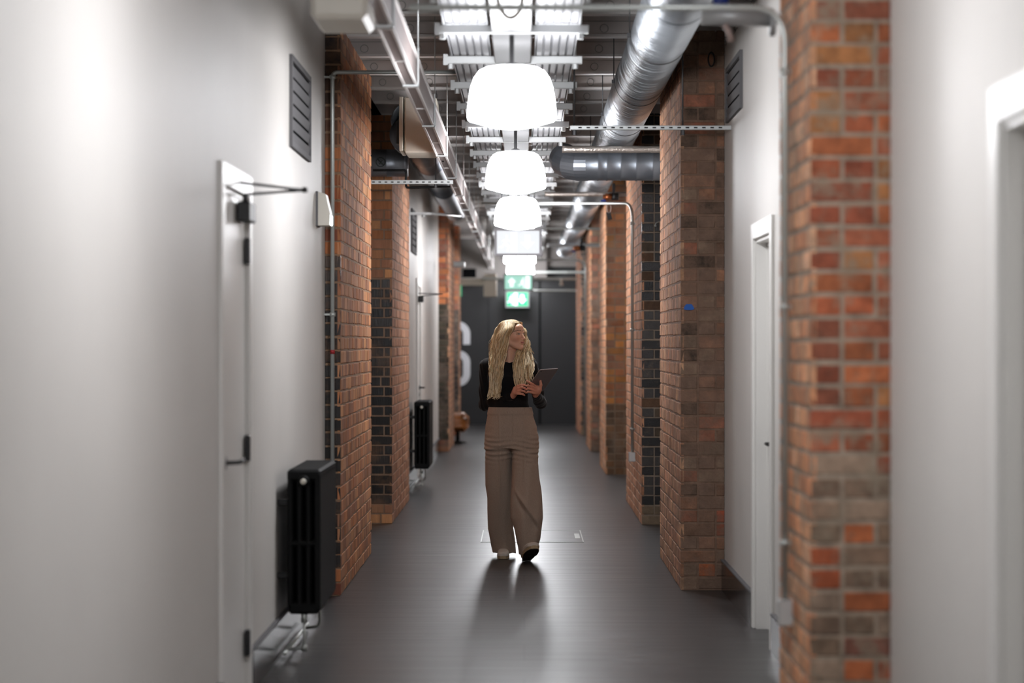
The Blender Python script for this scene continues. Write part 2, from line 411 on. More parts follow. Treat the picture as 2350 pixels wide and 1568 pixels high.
ORANGE=[(184,130,94),(178,118,80),(192,138,96),(160,108,80),(180,132,100),(150,106,82)]
REDS=[(164,94,64),(150,84,60),(176,104,68),(138,80,62),(180,112,72),(156,96,74)]
TAN=[(194,148,114),(186,138,106),(200,156,122),(180,128,98),(192,144,116)]
DARKR=[(142,106,86),(128,98,80),(152,110,86),(118,96,82),(158,102,80),(136,114,96)]
BLACK=[(30,28,28),(38,35,34),(46,43,42),(26,25,26),(56,50,47)]
PEACH=[(212,150,110),(218,160,120),(204,140,102),(212,164,130)]
def pier(label, x0,x1,y0,y1,z1, course, sides, mortar, mk='clean', loc_name='brick_pier', seed=1, jit=.004):
    """sides: list of dict(face='front|inner_l|inner_r|back', pal=fn(z,i,rng,isheader)->(col,gloss), bond)"""
    rg=random.Random(seed)
    V=[];Fc=[];Cc=[];MI=[]
    def addbox(vs,fs,col,mi):
        b=len(V); V.extend(vs)
        for f in fs: Fc.append(tuple(b+i for i in f)); Cc.append(col); MI.append(mi)
    ins=.0035
    # mortar core
    cx0,cx1,cy0,cy1=x0+ins,x1-ins,y0+ins,y1-ins
    vs=[(x,y,z) for x in (cx0,cx1) for y in (cy0,cy1) for z in (0,z1)]
    addbox(vs,[(0,1,3,2),(4,6,7,5),(0,4,5,1),(2,3,7,6),(0,2,6,4),(1,5,7,3)],(*lin(mortar),.9),1)
    for sd in sides:
        f=sd['face']; bw=sd.get('w',.215)
        if f=='front': o=(x0,y0,0); u=(1,0,0); n=(0,-1,0); W=x1-x0
        elif f=='back': o=(x1,y1,0); u=(-1,0,0); n=(0,1,0); W=x1-x0
        elif f=='right': o=(x1,y0,0); u=(0,1,0); n=(1,0,0); W=y1-y0   # face looking to +X
        else: o=(x0,y0,0); u=(0,1,0); n=(-1,0,0); W=y1-y0            # face looking to -X
        u=Vector(u); n=Vector(n); o=Vector(o)
        m=sd.get('m',.010); row=0; z=.0
        while z<z1-.01:
            hz=min(course-m,z1-z)
            head=(row%2==sd.get('par',0)) if sd.get('bond','english')=='english' else False
            L=(.1025 if head else bw)
            x=0.0
            if not head and sd.get('bond')!='single' : x=-rg.choice([.0,.1125])
            if sd.get('bond')=='single': x=0; L=W if not head else W/2
            x=max(x,-L+.03) if x<0 else x
            i=0
            while x<W-.012:
                a=max(x,0); bb=min(x+L,W)
                if W-bb<.03: bb=W
                if bb-a>.012:
                    col,gl=sd['pal'](z,i,rg,head)
                    j=lambda s=jit: rg.uniform(-s,s)
                    dz0=z+m*.5+j(.003); dz1=z+m*.5+hz+j(.003)
                    out=rg.uniform(-.0012,.0018)
                    e=.003
                    pts=[]
                    for (uu,zz) in ((a,dz0),(bb,dz0),(bb,dz1),(a,dz1)):
                        p=o+u*uu-n*.02; pts.append((p.x,p.y,zz))
                    for (uu,zz,su,sz) in ((a,dz0,1,1),(bb,dz0,-1,1),(bb,dz1,-1,-1),(a,dz1,1,-1)):
                        p=o+u*(uu+su*(e*.2))+n*(out-.004); pts.append((p.x,p.y,zz+sz*e*.2))
                    for (uu,zz,su,sz) in ((a,dz0,1,1),(bb,dz0,-1,1),(bb,dz1,-1,-1),(a,dz1,1,-1)):
                        p=o+u*(uu+su*(e+j()*.5))+n*(out+j()*.2); pts.append((p.x,p.y,zz+sz*(e+abs(j())*.6)))
                    fs=[(8,9,10,11)]
                    for q in range(4):
                        q2=(q+1)%4
                        fs.append((q,q2,4+q2,4+q)); fs.append((4+q,4+q2,8+q2,8+q))
                    addbox(pts,fs,(*lin(col),gl),0)
                x+=L+m; i+=1
            z+=course; row+=1
    me=bpy.data.meshes.new('brick_pier'); me.from_pydata([tuple(p) for p in V],[],Fc)
    me.materials.append(bmat(mk)); me.materials.append(bmat(mk))
    me.polygons.foreach_set('material_index',MI)
    ca=me.color_attributes.new('Col','FLOAT_COLOR','CORNER')
    tot=np.array([len(f) for f in Fc]); arr=np.repeat(np.array(Cc,dtype=np.float32),tot,axis=0)
    ca.data.foreach_set('color',arr.ravel())
    me.update()
    ob=bpy.data.objects.new(loc_name,me); COL.objects.link(ob)
    tag(ob,label,'pillar','brick piers along the corridor')
    return ob
def pal(cols,gl=.85,var=.12):
    def f(z,i,rg,h):
        c=rg.choice(cols); k=1+rg.uniform(-var,var); return tuple(min(255,v*k) for v in c),gl
    return f
def pal_split(zt, low, high, glow=.3):
    a=pal(low,glow); b=pal(high)
    def f(z,i,rg,h):
        if z<.09: return b(z,i,rg,h)
        if z<zt: return a(z,i,rg,h)
        return b(z,i,rg,h)
    return f
def pal_p1(z,i,rg,h):  # upper courses darkened to paint in the shade at the pier top
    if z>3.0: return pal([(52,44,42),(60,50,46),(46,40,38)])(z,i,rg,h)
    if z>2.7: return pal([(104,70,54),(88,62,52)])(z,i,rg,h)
    return pal_split(2.04,BLACK,REDS)(z,i,rg,h)
def pal_p2(z,i,rg,h):
    if z<.1 or z>2.02: return pal(ORANGE)(z,i,rg,h)
    if h and i==0: return pal([(190,96,54),(176,84,52),(168,90,60)])(z,i,rg,h)
    return pal(BLACK,.3)(z,i,rg,h)
def pal_b(z,i,rg,h):
    r=rg.random()
    if z<.5 and r<.3: return pal([(168,78,46),(172,92,54),(150,76,54)])(z,i,rg,h)
    if r<.05: return pal([(78,64,54)])(z,i,rg,h)
    return pal(DARKR)(z,i,rg,h)
def pal_a(z,i,rg,h):
    if z<1.1:
        r=rg.random()
        if r<.66: return pal([(146,124,106),(132,108,90),(124,102,84)])(z,i,rg,h)
        return pal([(160,84,54),(168,96,60),(128,84,70),(144,80,58)])(z,i,rg,h)
    return pal([(156,86,58),(144,78,56),(162,94,60),(134,78,58),(158,106,66),(150,88,64)])(z,i,rg,h)
def pal_c(z,i,rg,h):
    if z<.12: return pal([(120,104,86)])(z,i,rg,h)
    r=rg.random()
    if r<.2: return pal([(92,70,54),(86,74,62)])(z,i,rg,h)
    return pal([(42,40,41),(52,49,49),(64,60,58),(34,33,34)],.35)(z,i,rg,h)
def pal_d(z,i,rg,h):
    if z<.75: return pal([(128,98,76),(112,90,72),(140,104,76)])(z,i,rg,h)
    return pal([(178,118,80),(168,108,74),(186,124,70),(160,104,78),(150,104,80)])(z,i,rg,h)
PT=3.5
A_=pier('nearest brick pier on the right, red bricks with pale smeared mortar and side conduit',.98,RX,8.28,9.27,PT,.078,
   [dict(face='front',pal=pal_a,par=1,m=.013),dict(face='left',pal=pal(PEACH),par=0,m=.014),dict(face='back',pal=pal(REDS))],(154,138,122),'rough',seed=3)
B_=pier('second brick pier on the right, worn dark brown front face beside the wall vent',.98,RX,15.14,17.45,PT,.084,
   [dict(face='front',pal=pal_b,par=1),dict(face='left',pal=pal(TAN),par=0),dict(face='back',pal=pal(REDS))],(128,104,88),'worn',seed=5)
C_=pier('third brick pier on the right, blackened front bricks with a conduit bending down its side',1.0,RX,20.58,23.7,PT,.083,
   [dict(face='front',pal=pal_c,par=1,m=.008),dict(face='left',pal=pal([(190,140,108),(180,128,98),(196,150,122)]),par=0),dict(face='back',pal=pal(REDS))],(140,126,112),'clean',seed=6)
D_=pier('fourth brick pier on the right, wide orange-tan front with a pale paint patch',.957,RX,28.4,30.6,PT,.083,
   [dict(face='front',pal=pal_d),dict(face='left',pal=pal(PEACH)),dict(face='back',pal=pal(REDS))],(150,128,108),'dusty',seed=8)
E_=pier('fifth brick pier on the right, dark red-brown front lit along its edge',.943,RX,34.4,36.8,PT,.083,
   [dict(face='front',pal=pal(DARKR)),dict(face='left',pal=pal(PEACH)),dict(face='back',pal=pal(REDS))],(120,98,84),'dusty',seed=9)
F_=pier('farthest brick pier on the right, grey front next to the black end wall',.94,RX,40.4,43.6,PT,.083,
   [dict(face='front',pal=pal_c),dict(face='left',pal=pal([(206,148,116),(196,136,104)])),],(140,120,104),'dusty',seed=10)
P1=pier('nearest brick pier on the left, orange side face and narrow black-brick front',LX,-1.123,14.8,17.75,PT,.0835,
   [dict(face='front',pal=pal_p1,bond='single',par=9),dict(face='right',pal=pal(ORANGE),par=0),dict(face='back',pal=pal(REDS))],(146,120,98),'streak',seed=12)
P2=pier('second brick pier on the left, front mixing black and orange bricks',-1.42,-1.13,20.7,23.75,PT,.084,
   [dict(face='front',pal=pal_p2,par=1,w=.3),dict(face='right',pal=pal([(178,134,106),(170,124,96),(160,116,92)]),par=0),dict(face='back',pal=pal(REDS))],(140,116,98),'streak',seed=13)
P3=pier('third brick pier on the left, beyond the far white door',LX,-1.07,34.4,36.9,PT,.084,
   [dict(face='front',pal=pal_split(2.1,[(72,66,54),(60,54,46)],REDS,.6),par=1),dict(face='right',pal=pal(TAN),par=0)],(110,96,84),'dusty',seed=14)
P4=pier('farthest brick pier on the left, behind the tan leather seat',LX,-1.09,40.4,41.4,PT,.084,
   [dict(face='front',pal=pal_split(2.1,[(60,52,50),(50,45,44)],REDS,.6),par=1),dict(face='right',pal=pal(TAN),par=0)],(110,96,84),'dusty',seed=15)

# paint marks / iron hook on pier B
tag(MB().add([(PX(1581+11*math.cos(w)*(1+.2*math.sin(3*w)),15.13),15.131,PZ(705+9*math.sin(w)*(1+.25*math.cos(2*w)),15.13)) for w in np.linspace(0,2*PI,16,endpoint=False)],[tuple(range(16))]).add([(PX(1581,15.13),15.134,PZ(705,15.13)),(PX(1584,15.13),15.134,PZ(705,15.13)),(PX(1582,15.13),15.134,PZ(708,15.13))],[(0,1,2)]).build('paint_mark',mat('blue_paint',(28,96,186),.6),B_),None)
hk=MB(); zz=15.12
hk.tube([(PX(1632+7*math.sin(w),zz),zz-.01,PZ(137-16*math.cos(w),zz)) for w in np.linspace(0,2*PI,20)],.005,6)
hk.tube([(PX(1632,zz),zz+.02,PZ(120,zz)),(PX(1632,zz),zz-.02,PZ(121,zz))],.006,6)
tag(hk.build('iron_ring',M['fblack']),'black iron ring hanging high on the dark brick pier front','ring')
hk=MB(); zz=20.55
hk.tube(fillet([(PX(1517,zz),zz-.005,PZ(507,zz)),(PX(1505,zz),zz-.03,PZ(512,zz)),(PX(1502,zz),zz-.03,PZ(520,zz)),(PX(1506,zz),zz-.03,PZ(519,zz))],.02,4),.004,6)
tag(hk.build('wire_hook',M['conduit']),'small pale wire hook on the blackened third right pier','hook')

# ------------------------------------------------------------------ vents
def vent(label,side,y0,y1,z0,z1,n):
    X=LX if side<0 else RX; s=-side
    r=empty('wall_vent',(X,(y0+y1)/2,(z0+z1)/2),label=label,cat='vent')
    hy=(y1-y0)/2; hz=(z1-z0)/2
    f=MB(); w=.03
    f.box(0,s*.018,-hy,-hy+w,-hz,hz); f.box(0,s*.018,hy-w,hy,-hz,hz); f.box(0,s*.018,-hy+w,hy-w,-hz,-hz+w); f.box(0,s*.018,-hy+w,hy-w,hz-w,hz)
    f.build('frame',M['greyp'],r)
    MB().box(s*.001,s*.004,-hy+w,hy-w,-hz+w,hz-w).build('backing',M['slot'],r)
    L=(2*hz-2*w)/n
    for i in range(n):
        za=-hz+w+i*L
        MB().add([(s*.006,-hy+w,za+L*.02),(s*.014,-hy+w,za+L*.70),(s*.014,hy-w,za+L*.70),(s*.006,hy-w,za+L*.02),
                  (s*.003,-hy+w,za+L*.02),(s*.008,-hy+w,za+L*.70),(s*.008,hy-w,za+L*.70),(s*.003,hy-w,za+L*.02)],
                 [(0,1,2,3),(7,6,5,4),(0,4,5,1),(3,2,6,7),(1,5,6,2),(0,3,7,4)]).build('slat',M['greyp'],r)
    return r
vent('grey slatted vent high on the left wall above the near radiator',-1,12.55,13.66,2.57,3.05,6)
vent('grey slatted vent high on the right wall beside the brown brick pier',1,13.88,14.88,2.90,3.235,4)
vent('distant grey vent on the left wall beyond the second left pier',-1,26.0,27.1,2.53,3.0,6)

# ------------------------------------------------------------------ radiators
def radiator():
    r=empty('radiator',(-1.085,0,0))
    L=.965; n=14; p=L/n
    w=.0825
    for i in range(n):
        b=MB(); a=i*p; c=a+p-.003
        for q in range(4):
            xx=-w+.0155+q*(2*w-.031)/3
            if q==3: b.box(w-.030,w,a+.0005,c+.0025,.235,.905,bev=.004)
            else: b.box(xx-.0145,xx+.0145,a+.004,c-.004,.25,.89,bev=.008)
        for (za,zb,hw) in ((.868,.926,w),(.213,.27,w-.006),(.545,.575,w-.004)):
            b.box(-hw,hw,a,c,za,zb,bev=.012)
        if i==0:
            b.lathe([(0,-.02),(.024,-.02),(.03,-.008),(.03,.004)],(0,.0,.868),20,0,'y')
        s=b.build('section',M['rad'],r)
    MB().lathe([(0,-.03),(.013,-.03),(.015,-.021)],(0,0,.868),16,0,'y').build('air_valve',M['plastic'],r)
    b=MB(); b.tube(fillet([(0,.03,.235),(0,.03,.045),(-.08,.03,.035)],.03),.008,10); b.tube(fillet([(0,L-.03,.235),(0,L-.03,.045),(-.08,L-.03,.035)],.03),.008,10)
    b.lathe([(.008,0),(.016,0),(.016,.05),(.008,.05)],(0,.03,.17),12); b.lathe([(.008,0),(.014,0),(.014,.03),(.008,.03)],(0,.03,.03),12)
    b.tube([(-.085,-.12,.033),(-.085,L+.2,.033)],.0085,8)
    b.build('pipe',M['conduit'],r)
    for zz in (.40,.76):
        MB().box(-.135,-.075,.06,.09,zz-.015,zz+.015,bev=.003).build('bracket',M['black'],r)
    return r
r1=radiator(); r1.location.y=11.9
tag(r1,'black column radiator on the left wall nearest the camera, in front of the first pier','radiator','column radiators on the left wall')
r2=copy_tree(r1); r2.location.y=25.6
tag(r2,'smaller-looking distant black column radiator beyond the second left pier','radiator')

# ------------------------------------------------------------------ conduits
def clip(b,x,y,z,r,axis='z'):
    b.lathe([(r,-.012),(r+.006,-.012),(r+.006,.012),(r,.012)],(x,y,z),12,0,axis)
def conduit(label, pts, r=.0125, rad=.09, box=None, clips=(), boxat=None, extra=None, boxdir=None):
    b=MB(); o=empty('conduit',pts[-1],label=label,cat='conduit')
    L=Vector(pts[-1])
    q=[Vector(p)-L for p in pts]
    b.tube(fillet(q,rad,10),r,12)
    b.build('pipe',M['conduit'],o)
    for c in clips:
        cb=MB(); p=Vector(c)-L; clip(cb,p.x,p.y,p.z,r)
        if boxdir: cb.box(p.x,p.x+boxdir[0],p.y-.008+boxdir[1],p.y+.008,p.z-.006,p.z+.006)
        cb.build('clip',M['conduit'],o)
    if box:
        bx=MB().box(-box[0],box[0],-box[1],box[1],-box[2],0.0,bev=.004); bx.build('socket_box',M['strut'],o)
    return o
# pier A: horizontal run overhead then down the inner face
s=627; z=F/s
xA=.955
conduit('near steel conduit crossing overhead and bending down the nearest right brick pier',
   [(-.42,z,PZ(17,z)),(xA,z,PZ(17,z)),(xA,z,PZ(1376,z))],.012,.13,(.028,.03,.095,True),[(xA,z,PZ(165,z)),(xA,z,PZ(705,z)),(xA,z,PZ(1247,z))],boxdir=(.022,0))
z=21.8; xC=.975
conduit('steel conduit bending down the blackened third right pier to a grey socket box',
   [(-.42,24.5,PZ(467,24.5)),(xC,z,PZ(467,z)),(xC,z,PZ(1038,z))],.0135,.13,(.034,.03,.085,True),[(xC,z,PZ(513,z)),(xC,z,PZ(757,z)),(xC,z,PZ(985,z))],boxdir=(.03,0))
z=38.2; xE=PX(1344,z)
conduit('farthest steel conduit dropping in front of the last right piers',
   [(.1,z,PZ(597,z)),(xE,z,PZ(597,z)),(xE,z,PZ(1000,z))],.015,.16,None,[])
z=14.76
o=conduit('steel conduit running down the front of the nearest left pier with a red band',
   [(-.25,z,PZ(166,z)),(PX(763,z),z,PZ(166,z)),(PX(763,z),z,.06)],.0125,.035,None,[(PX(763,z),z,PZ(722,z)),(PX(763,z),z,PZ(177,z))],boxdir=(-.055,0))
MB().lathe([(.0125,-.012),(.0145,-.012),(.0145,.012),(.0125,.012)],(0,0,PZ(808,z)-.06),16).build('tape_band',M['red'],o)

# emergency light on left wall
em=empty('emergency_light',(LX,14.25,PZ(480,14.2)),label='white wedge-shaped sensor light fixed to the left wall beside the nearest pier',cat='wall light')
b=MB(); hz=.097
b.add([(.0,-.09,-hz),(.08,-.09,-hz),(.083,-.09,-.03),(.055,-.09,hz-.01),(.02,-.09,hz),(.0,-.09,hz),
       (.0,.09,-hz),(.08,.09,-hz),(.083,.09,-.03),(.055,.09,hz-.01),(.02,.09,hz),(.0,.09,hz)],
      [(0,1,2,3,4,5),(11,10,9,8,7,6)]+[(i,(i+6),((i+1)%6)+6,(i+1)%6) for i in range(6)])
b.build('housing',M['plastic'],em)
MB().box(.079,.085,-.08,.08,-hz+.005,-.035,bev=.002).build('diffuser',M['ledwhite'],em)
MB().box(-.003,.012,-.1,.1,-hz-.005,hz+.005,bev=.002).build('back_plate',M['greyp'],em)

# ------------------------------------------------------------------ ducts
def ribbed(path_y0,path_y1,xc,zc,R,pitch,ridge,n=40,couplings=()):
    prof=[]; y=path_y0
    while y<path_y1:
        prof+= [(R,y),(R,y+pitch*.72),(R+ridge,y+pitch*.80),(R+ridge,y+pitch*.90)]
        y+=pitch
    return prof
XD,ZD,RD=.763,H+1.73,.158
d=empty('spiral_duct',(XD,12,ZD),label='big round spiral duct running along the right side under the ceiling joists',cat='duct')
MB().lathe(ribbed(-9,32.5,0,0,RD,.07,.006),(0,0,0),84,0,'y',False).build('duct_tube',M['galv'],d)
for yy in (9.6,11.9,14.05,15.6,16.6,19.3,23.5,27.5,32):
    MB().lathe([(RD+.001,-.02),(RD+.005,-.02),(RD+.005,.012),(RD+.009,.012),(RD+.009,.02),(RD+.001,.02)],(0,yy-12,0),40,0,'y').build('coupling',M['galv'] if yy not in(15.6,11.9) else M['galvd'],d)
for yy in (13.6,16.0,18.3,21.6,25,29):
    b=MB()
    for sx in (-1,1): b.tube([(sx*(RD+.012),yy-12,0),(sx*(RD+.012),yy-12,3.8-ZD)],.004,6); b.box(sx*(RD+.002),sx*(RD+.026),yy-12-.012,yy-12+.012,-.012,.012)
    b.lathe([(RD+.004,-.012),(RD+.008,-.012),(RD+.008,.012),(RD+.004,.012)],(0,yy-12,0),40,0,'y')
    b.build('hanger',M['rod'],d)
# dark branch duct
z=19.0; R=.125
d=empty('branch_duct',(1.0,z,H+1.40),label='dull grey segmented duct crossing from the right wall behind the brown pier',cat='duct')
b=MB(); b.lathe([(R,-.52)]+sum([[(R,x),(R+.004,x+.008),(R,x+.016)] for x in (-.43,-.36,-.25,-.13,.0,.12)],[])+[(R,.26)],(0,0,0),32,0,'x'); b.build('duct_tube',M['galvd'],d)
b=MB(); pts=[(-.50,0,0),(-.57,.012,.0),(-.63,.05,.01),(-.665,.11,.03),(-.68,.2,.06)]
b.tube(pts,[R+.002,R+.002,R,R,R],28,0); o=b.build('elbow',M['galvd'],d)
for p in o.data.polygons: p.use_smooth=False
z=18.6
def lagged(label,z,x0,x1,yp,r,m=None):
    b=MB(); n=26; rr=random.Random(int(z*10))
    pts=[(x0+(x1-x0)*i/n,z,PZ(yp,z)) for i in range(n+1)]
    b.tube(pts,[r*(1+rr.uniform(-.06,.06)) for _ in pts],14)
    o=b.build('lagged_pipe',m or M['foil']); tag(o,label,'pipe'); return o
lagged('foil-lagged pipe above the dull grey branch duct, ending behind the brown pier',z,PX(1290,z),1.25,343,.027)
lagged('foil-lagged pipe beyond the branch duct, with a copper valve hanging on it',24.2,PX(1250,24.2),1.25,446,.024)
lagged('pale pipe crossing high between the third and fourth right piers',31.5,PX(1255,31.5),1.25,525,.016,M['conduit'])
lagged('pale pipe crossing just before the fifth right pier',33.6,PX(1255,33.6),1.25,563,.024,M['strutw'])
lagged('pale pipe crossing near the end wall, upper one',43.5,-.75,1.2,640,.024,M['conduit'])
lagged('thin grey pipe crossing in front of the black end wall',44.2,.1,1.2,667,.016,M['conduit'])
lagged('pale pipe crossing under the joists, before the last right pier',40.0,.15,1.2,625,.02,M['conduit'])
# valves with tag
def valve(label,x,y,z,s=1.):
    v=empty('pipe_valve',(x,y,z),label=label,cat='valve')
    MB().lathe([(0,-.05),(.02,-.05),(.02,-.03),(.03,-.03),(.03,.03),(.02,.03),(.02,.05),(0,.05)],(0,0,0),14,0,'x').build('body',M['copper'],v)
    MB().box(-.07,-.02,-.012,.012,-.045,-.03,bev=.004).tube([(-.03,0,0),(-.04,0,-.035)],.006,8).build('handle',M['blue'],v)
    MB().lathe([(0,-.03),(.034,-.03),(.034,.03),(0,.03)],(.06,0,.0),14,0,'z').box(.035,.06,-.02,.02,.02,.12).build('actuator',M['fblack'],v)
    v.scale=(s,s,s); return v
z=24.1
valve('copper and black valve with blue handle on the lagged pipe, above the fourth right pier',PX(1396,z),z-.03,PZ(452,z),1.1)
valve('distant copper valve with blue handle near the fifth right pier',PX(1325,33.5),33.5,PZ(570,33.5),1.2)
tg=empty('pipe_tag',(PX(1397,z),z-.05,PZ(467,z)),label='dark hanging tag on a pale string loop below the copper valve',cat='tag')
MB().tube([(.035*math.sin(w)*.6,0,-.048+.048*math.cos(w)) for w in np.linspace(0,2*PI,20)],.004,6).build('string',M['pink'],tg)
q=MB().box(-.022,.022,-.003,.003,-.17,-.09,bev=.002).build('tag_plate',M['fblack'],tg); q.rotation_euler=(0,-.25,0); q.location=(-.03,0,0)

# branch pipe top right
z=9.75
bp=empty('branch_pipe',(PX(1700,z),z,PZ(40,z)),label='pale pipe at top right joining the big duct to a round wall flange',cat='pipe')
MB().tube([(-.16,0,.01),(.12,0,.0)],.038,18).build('pipe',M['strutw'],bp)
MB().tube([(-.03,-.0,0),(.115,-.0,0)],.030,18).tube([(.09,0,0),(.13,0,0)],.037,18).build('sleeve',M['galvd'],bp)
MB().lathe([(0,-.01),(.052,-.01),(.052,.012),(.05,.014),(0,.014)],(.125,0,-.025),20,0,'x').build('flange',M['strutw'],bp)
MB().lathe([(0,-.03),(.024,-.03),(.028,0),(.024,.03),(0,.03)],(PX(1652,z)-PX(1700,z),-.04,.06),16,0,'x').build('valve_knob',M['blue'],bp)
q=MB().tube([(PX(1662,z)-PX(1700,z),-.02,-.03),(PX(1672,z)-PX(1700,z),-.02,-.06),(PX(1677,z)-PX(1700,z),-.02,-.10)],.013,8).build('strap',M['pink'],bp)

# left ducts
XL,ZL,RL=-.905,H+1.75,.14
d=empty('spiral_duct',(XL,22,ZL),label='round spiral duct running along the left side beyond the white casing box',cat='duct')
MB().lathe(ribbed(-3.0,.2,0,0,RL,.045,.005),(0,0,0),36,0,'y').build('duct_tube',M['galv'],d)
tag(MB().lathe([(RL,.1),(RL,1.2),(RL+.006,1.2),(RL+.006,1.25),(RL,1.25),(RL,5),(RL+.006,5),(RL+.006,5.05),(RL,5.05),(RL,10)],(0,0,0),36,0,'y').build('duct_sleeve',M['galvd'],d),'smooth dull grey far length of duct')
d=empty('fan_casing',(0,0,0),label='off-white rectangular fan casing with dark round duct stub, high left behind the tray',cat='ventilation unit')
z=17.9; s=F/z
d.location=(PX(955,z),z,PZ(285,z))
MB().box((928-955)/s,(1001-955)/s,.0,.55,(285-350)/s,(285-222)/s,bev=.01).build('casing',M['beige'],d)
MB().box((916-955)/s,(925-955)/s,-.01,.5,(285-346)/s,(285-222)/s,bev=.004).build('side_panel',M['beige'],d)
q=MB().lathe([(0,-.0),(.1,-.0),(.14,.03),(.14,.3),(0,.3)],((893-955)/s+.11,.55,-.03),28,0,'y'); q.build('duct_stub',mat('dark_stub',(60,60,64),.5,.4),d)
MB().box((903-955)/s,(914-955)/s,.35,.5,-.12,.06,bev=.006).build('motor_box',M['black'],d)
# cross duct behind pier P1, left, with a round label
z=20.3; s=F/z
cd=empty('cross_duct',(PX(900,z),z,PZ(365,z)),label='grey metal duct crossing left above the second pier, with a round label',cat='duct')
MB().lathe([(0,-.3),(.115,-.3),(.115,-.05),(.119,-.045),(.115,-.04),(.115,.1),(.119,.105),(.115,.11),(.115,.13),(0,.13)],(0,0.05,-.03),28,0,'x').build('duct_tube',M['galvd'],cd)
lb=MB()
rr_=.037
lb.tube([((875-900)/s+rr_*math.cos(w),-.085,(365-374)/s+rr_*math.sin(w)) for w in np.linspace(0,2*PI,28)],.004,6)
lb.tube([((875-900)/s-rr_*.7,-.085,(365-374)/s+rr_*.7),((875-900)/s+rr_*.7,-.085,(365-374)/s-rr_*.7)],.004,6)
lb.tube([((875-900)/s-.012,-.085,(365-374)/s-.018),((875-900)/s+.014,-.085,(365-374)/s+.016)],.003,6)
lb.build('round_label',mat('label_green_black',(30,44,36),.5),cd)
# black pipe frame
z=19.9; s=F/z
bp_=MB(); bp_.tube(fillet([(PX(856,z),z,PZ(391,z)),(PX(932,z),z,PZ(391,z)),(PX(932,z),z,PZ(431,z)),(PX(1034,z),z,PZ(428,z))],.02,5),.010,10)
tag(bp_.build('black_pipe',M['fblack']),'thin black bent pipe under the left duct, behind the slotted strut','pipe')

# slotted struts
def slotted(label,z,x0,x1,yp,h=.026,rods=(),end=None):
    o=empty('slotted_strut',(x0,z,PZ(yp,z)),label=label,cat='strut')
    b=MB(); w=x1-x0; b.box(0,w,0,.03,-h/2,h/2,0,bev=.002)
    x=.05
    while x<w-.04:
        b.box(x,x+.022,-.0012,.001,-.004,.004,1); x+=.05
    b.build('channel',[M['strut'],M['slot']],o)
    for rx in rods:
        c=MB(); c.tube([(rx-x0,.015,-.04),(rx-x0,.015,3.8-PZ(yp,z))],.005,8); c.lathe([(0,-.045),(.013,-.045),(.013,-.015),(0,-.015)],(rx-x0,.015,0),6,0,'z',False)
        c.build('threaded_rod',M['rod'],o)
    return o
slotted('long slotted strut spanning from the right wall across the big duct',14.64,PX(1308,14.64),RX,293,.026,(PX(1318,14.64),PX(1567,14.64)))
slotted('slotted strut behind the nearest left pier carrying the left duct',19.4,-1.42,PX(1040,19.4),418,.032,(PX(1000,19.4),))
z=24.5
b=MB(); b.box(-1.22,-.95,z,z+.03,H+1.31-.014,H+1.31+.014,bev=.002).tube([(-.95,z,H+1.31),(-.68,z+1.2,H+1.35)],.014,8)
b.lathe([(0,-.03),(.02,-.03),(.02,.0),(0,0)],(-1.02,z,H+1.30),8)
tag(b.build('bracket_arm',M['strut']),'bent strut bracket from the left wall under the far smooth duct','bracket')

# ------------------------------------------------------------------ left cable trunking
tr=empty('cable_tray',(-.608,20,H+1.38),label='long bright steel cable tray hung along the left of the lamps',cat='cable tray')
b=MB(); ya,yb=-13,25.4
b.box(-.040,-.028,ya,yb,-.003,.022)
b.box(-.032,.032,ya,yb,.004,.008,1)
b.box(.028,.032,ya,yb,0,.15,1)
b.box(.022,.034,ya,yb,-.003,.010); b.box(.024,.042,ya,yb,.140,.154)
# internal ladder rungs
for q_ in np.arange(ya,yb,1.21): b.box(-.03,.03,q_,q_+.03,-.001,.004)
b.build('tray',[M['tray'],mat('tray_pan',(150,138,135),.4,.5)],tr)
y=10.5
while y<45:
    c=MB(); c.box(-.042,.046,y-20-.02,y-20+.02,-.012,.0,bev=.003); c.box(.036,.046,y-20-.02,y-20+.02,-.012,.20,bev=.003)
    c.tube([(.041,y-20,.19),(.041,y-20,3.8-H-1.38)],.004,6)
    c.build('tray_bracket',M['strut'],tr); y+=2.42
c=MB()
for k_ in range(6):
    y=9+k_*5.2
b=MB(); b.tube([(-.01,-1.6+.02*math.cos(w)*2,.02+.02*math.sin(w)) for w in np.linspace(0,5.5,14)],.006,6); b.build('cable_coil',M['slot'],tr)

# ------------------------------------------------------------------ central light rig
RX0=-.063
ch=empty('light_channel',(RX0,16,H+1.55),label='flat grey channel carrying the row of dome lamps down the corridor',cat='channel')
MB().box(-.10,.10,-14,29,.0,.05,bev=.004).build('channel',M['channel'],ch)
def ribtray(x0,x1,label):
    o=empty('ribbed_tray',((x0+x1)/2,16,H+1.60),label=label,cat='cable tray')
    w=x1-x0; b=MB(); n=5; p=w/n
    prof=[]
    for i in range(n):
        a=-w/2+i*p; prof+=[(a+p*.06,.016),(a+p*.16,.0),(a+p*.84,.0),(a+p*.94,.016)]
    vs=[];fs=[]
    y=-13.5; 
    ys=[y]
    while y<29: y+=.658; ys.append(y)
    for yy in ys:
        for (xx,zz) in prof: vs.append((xx,yy,zz))
    m=len(prof)
    for i in range(len(ys)-1):
        for k_ in range(m-1): fs.append((i*m+k_,i*m+k_+1,(i+1)*m+k_+1,(i+1)*m+k_))
    b.add(vs,fs,0)
    b.box(-w/2-.004,-w/2,-13.5,29,-.012,.05); b.box(w/2,w/2+.004,-13.5,29,-.012,.05)
    for yy in ys: b.box(-w/2,w/2,yy-.01,yy+.01,.014,.024,1)
    b.build('tray_pan',[M['cable'],M['strutw']],o); return o
ribtray(RX0-.335,RX0-.125,'white ribbed cable tray left of the lamp channel')
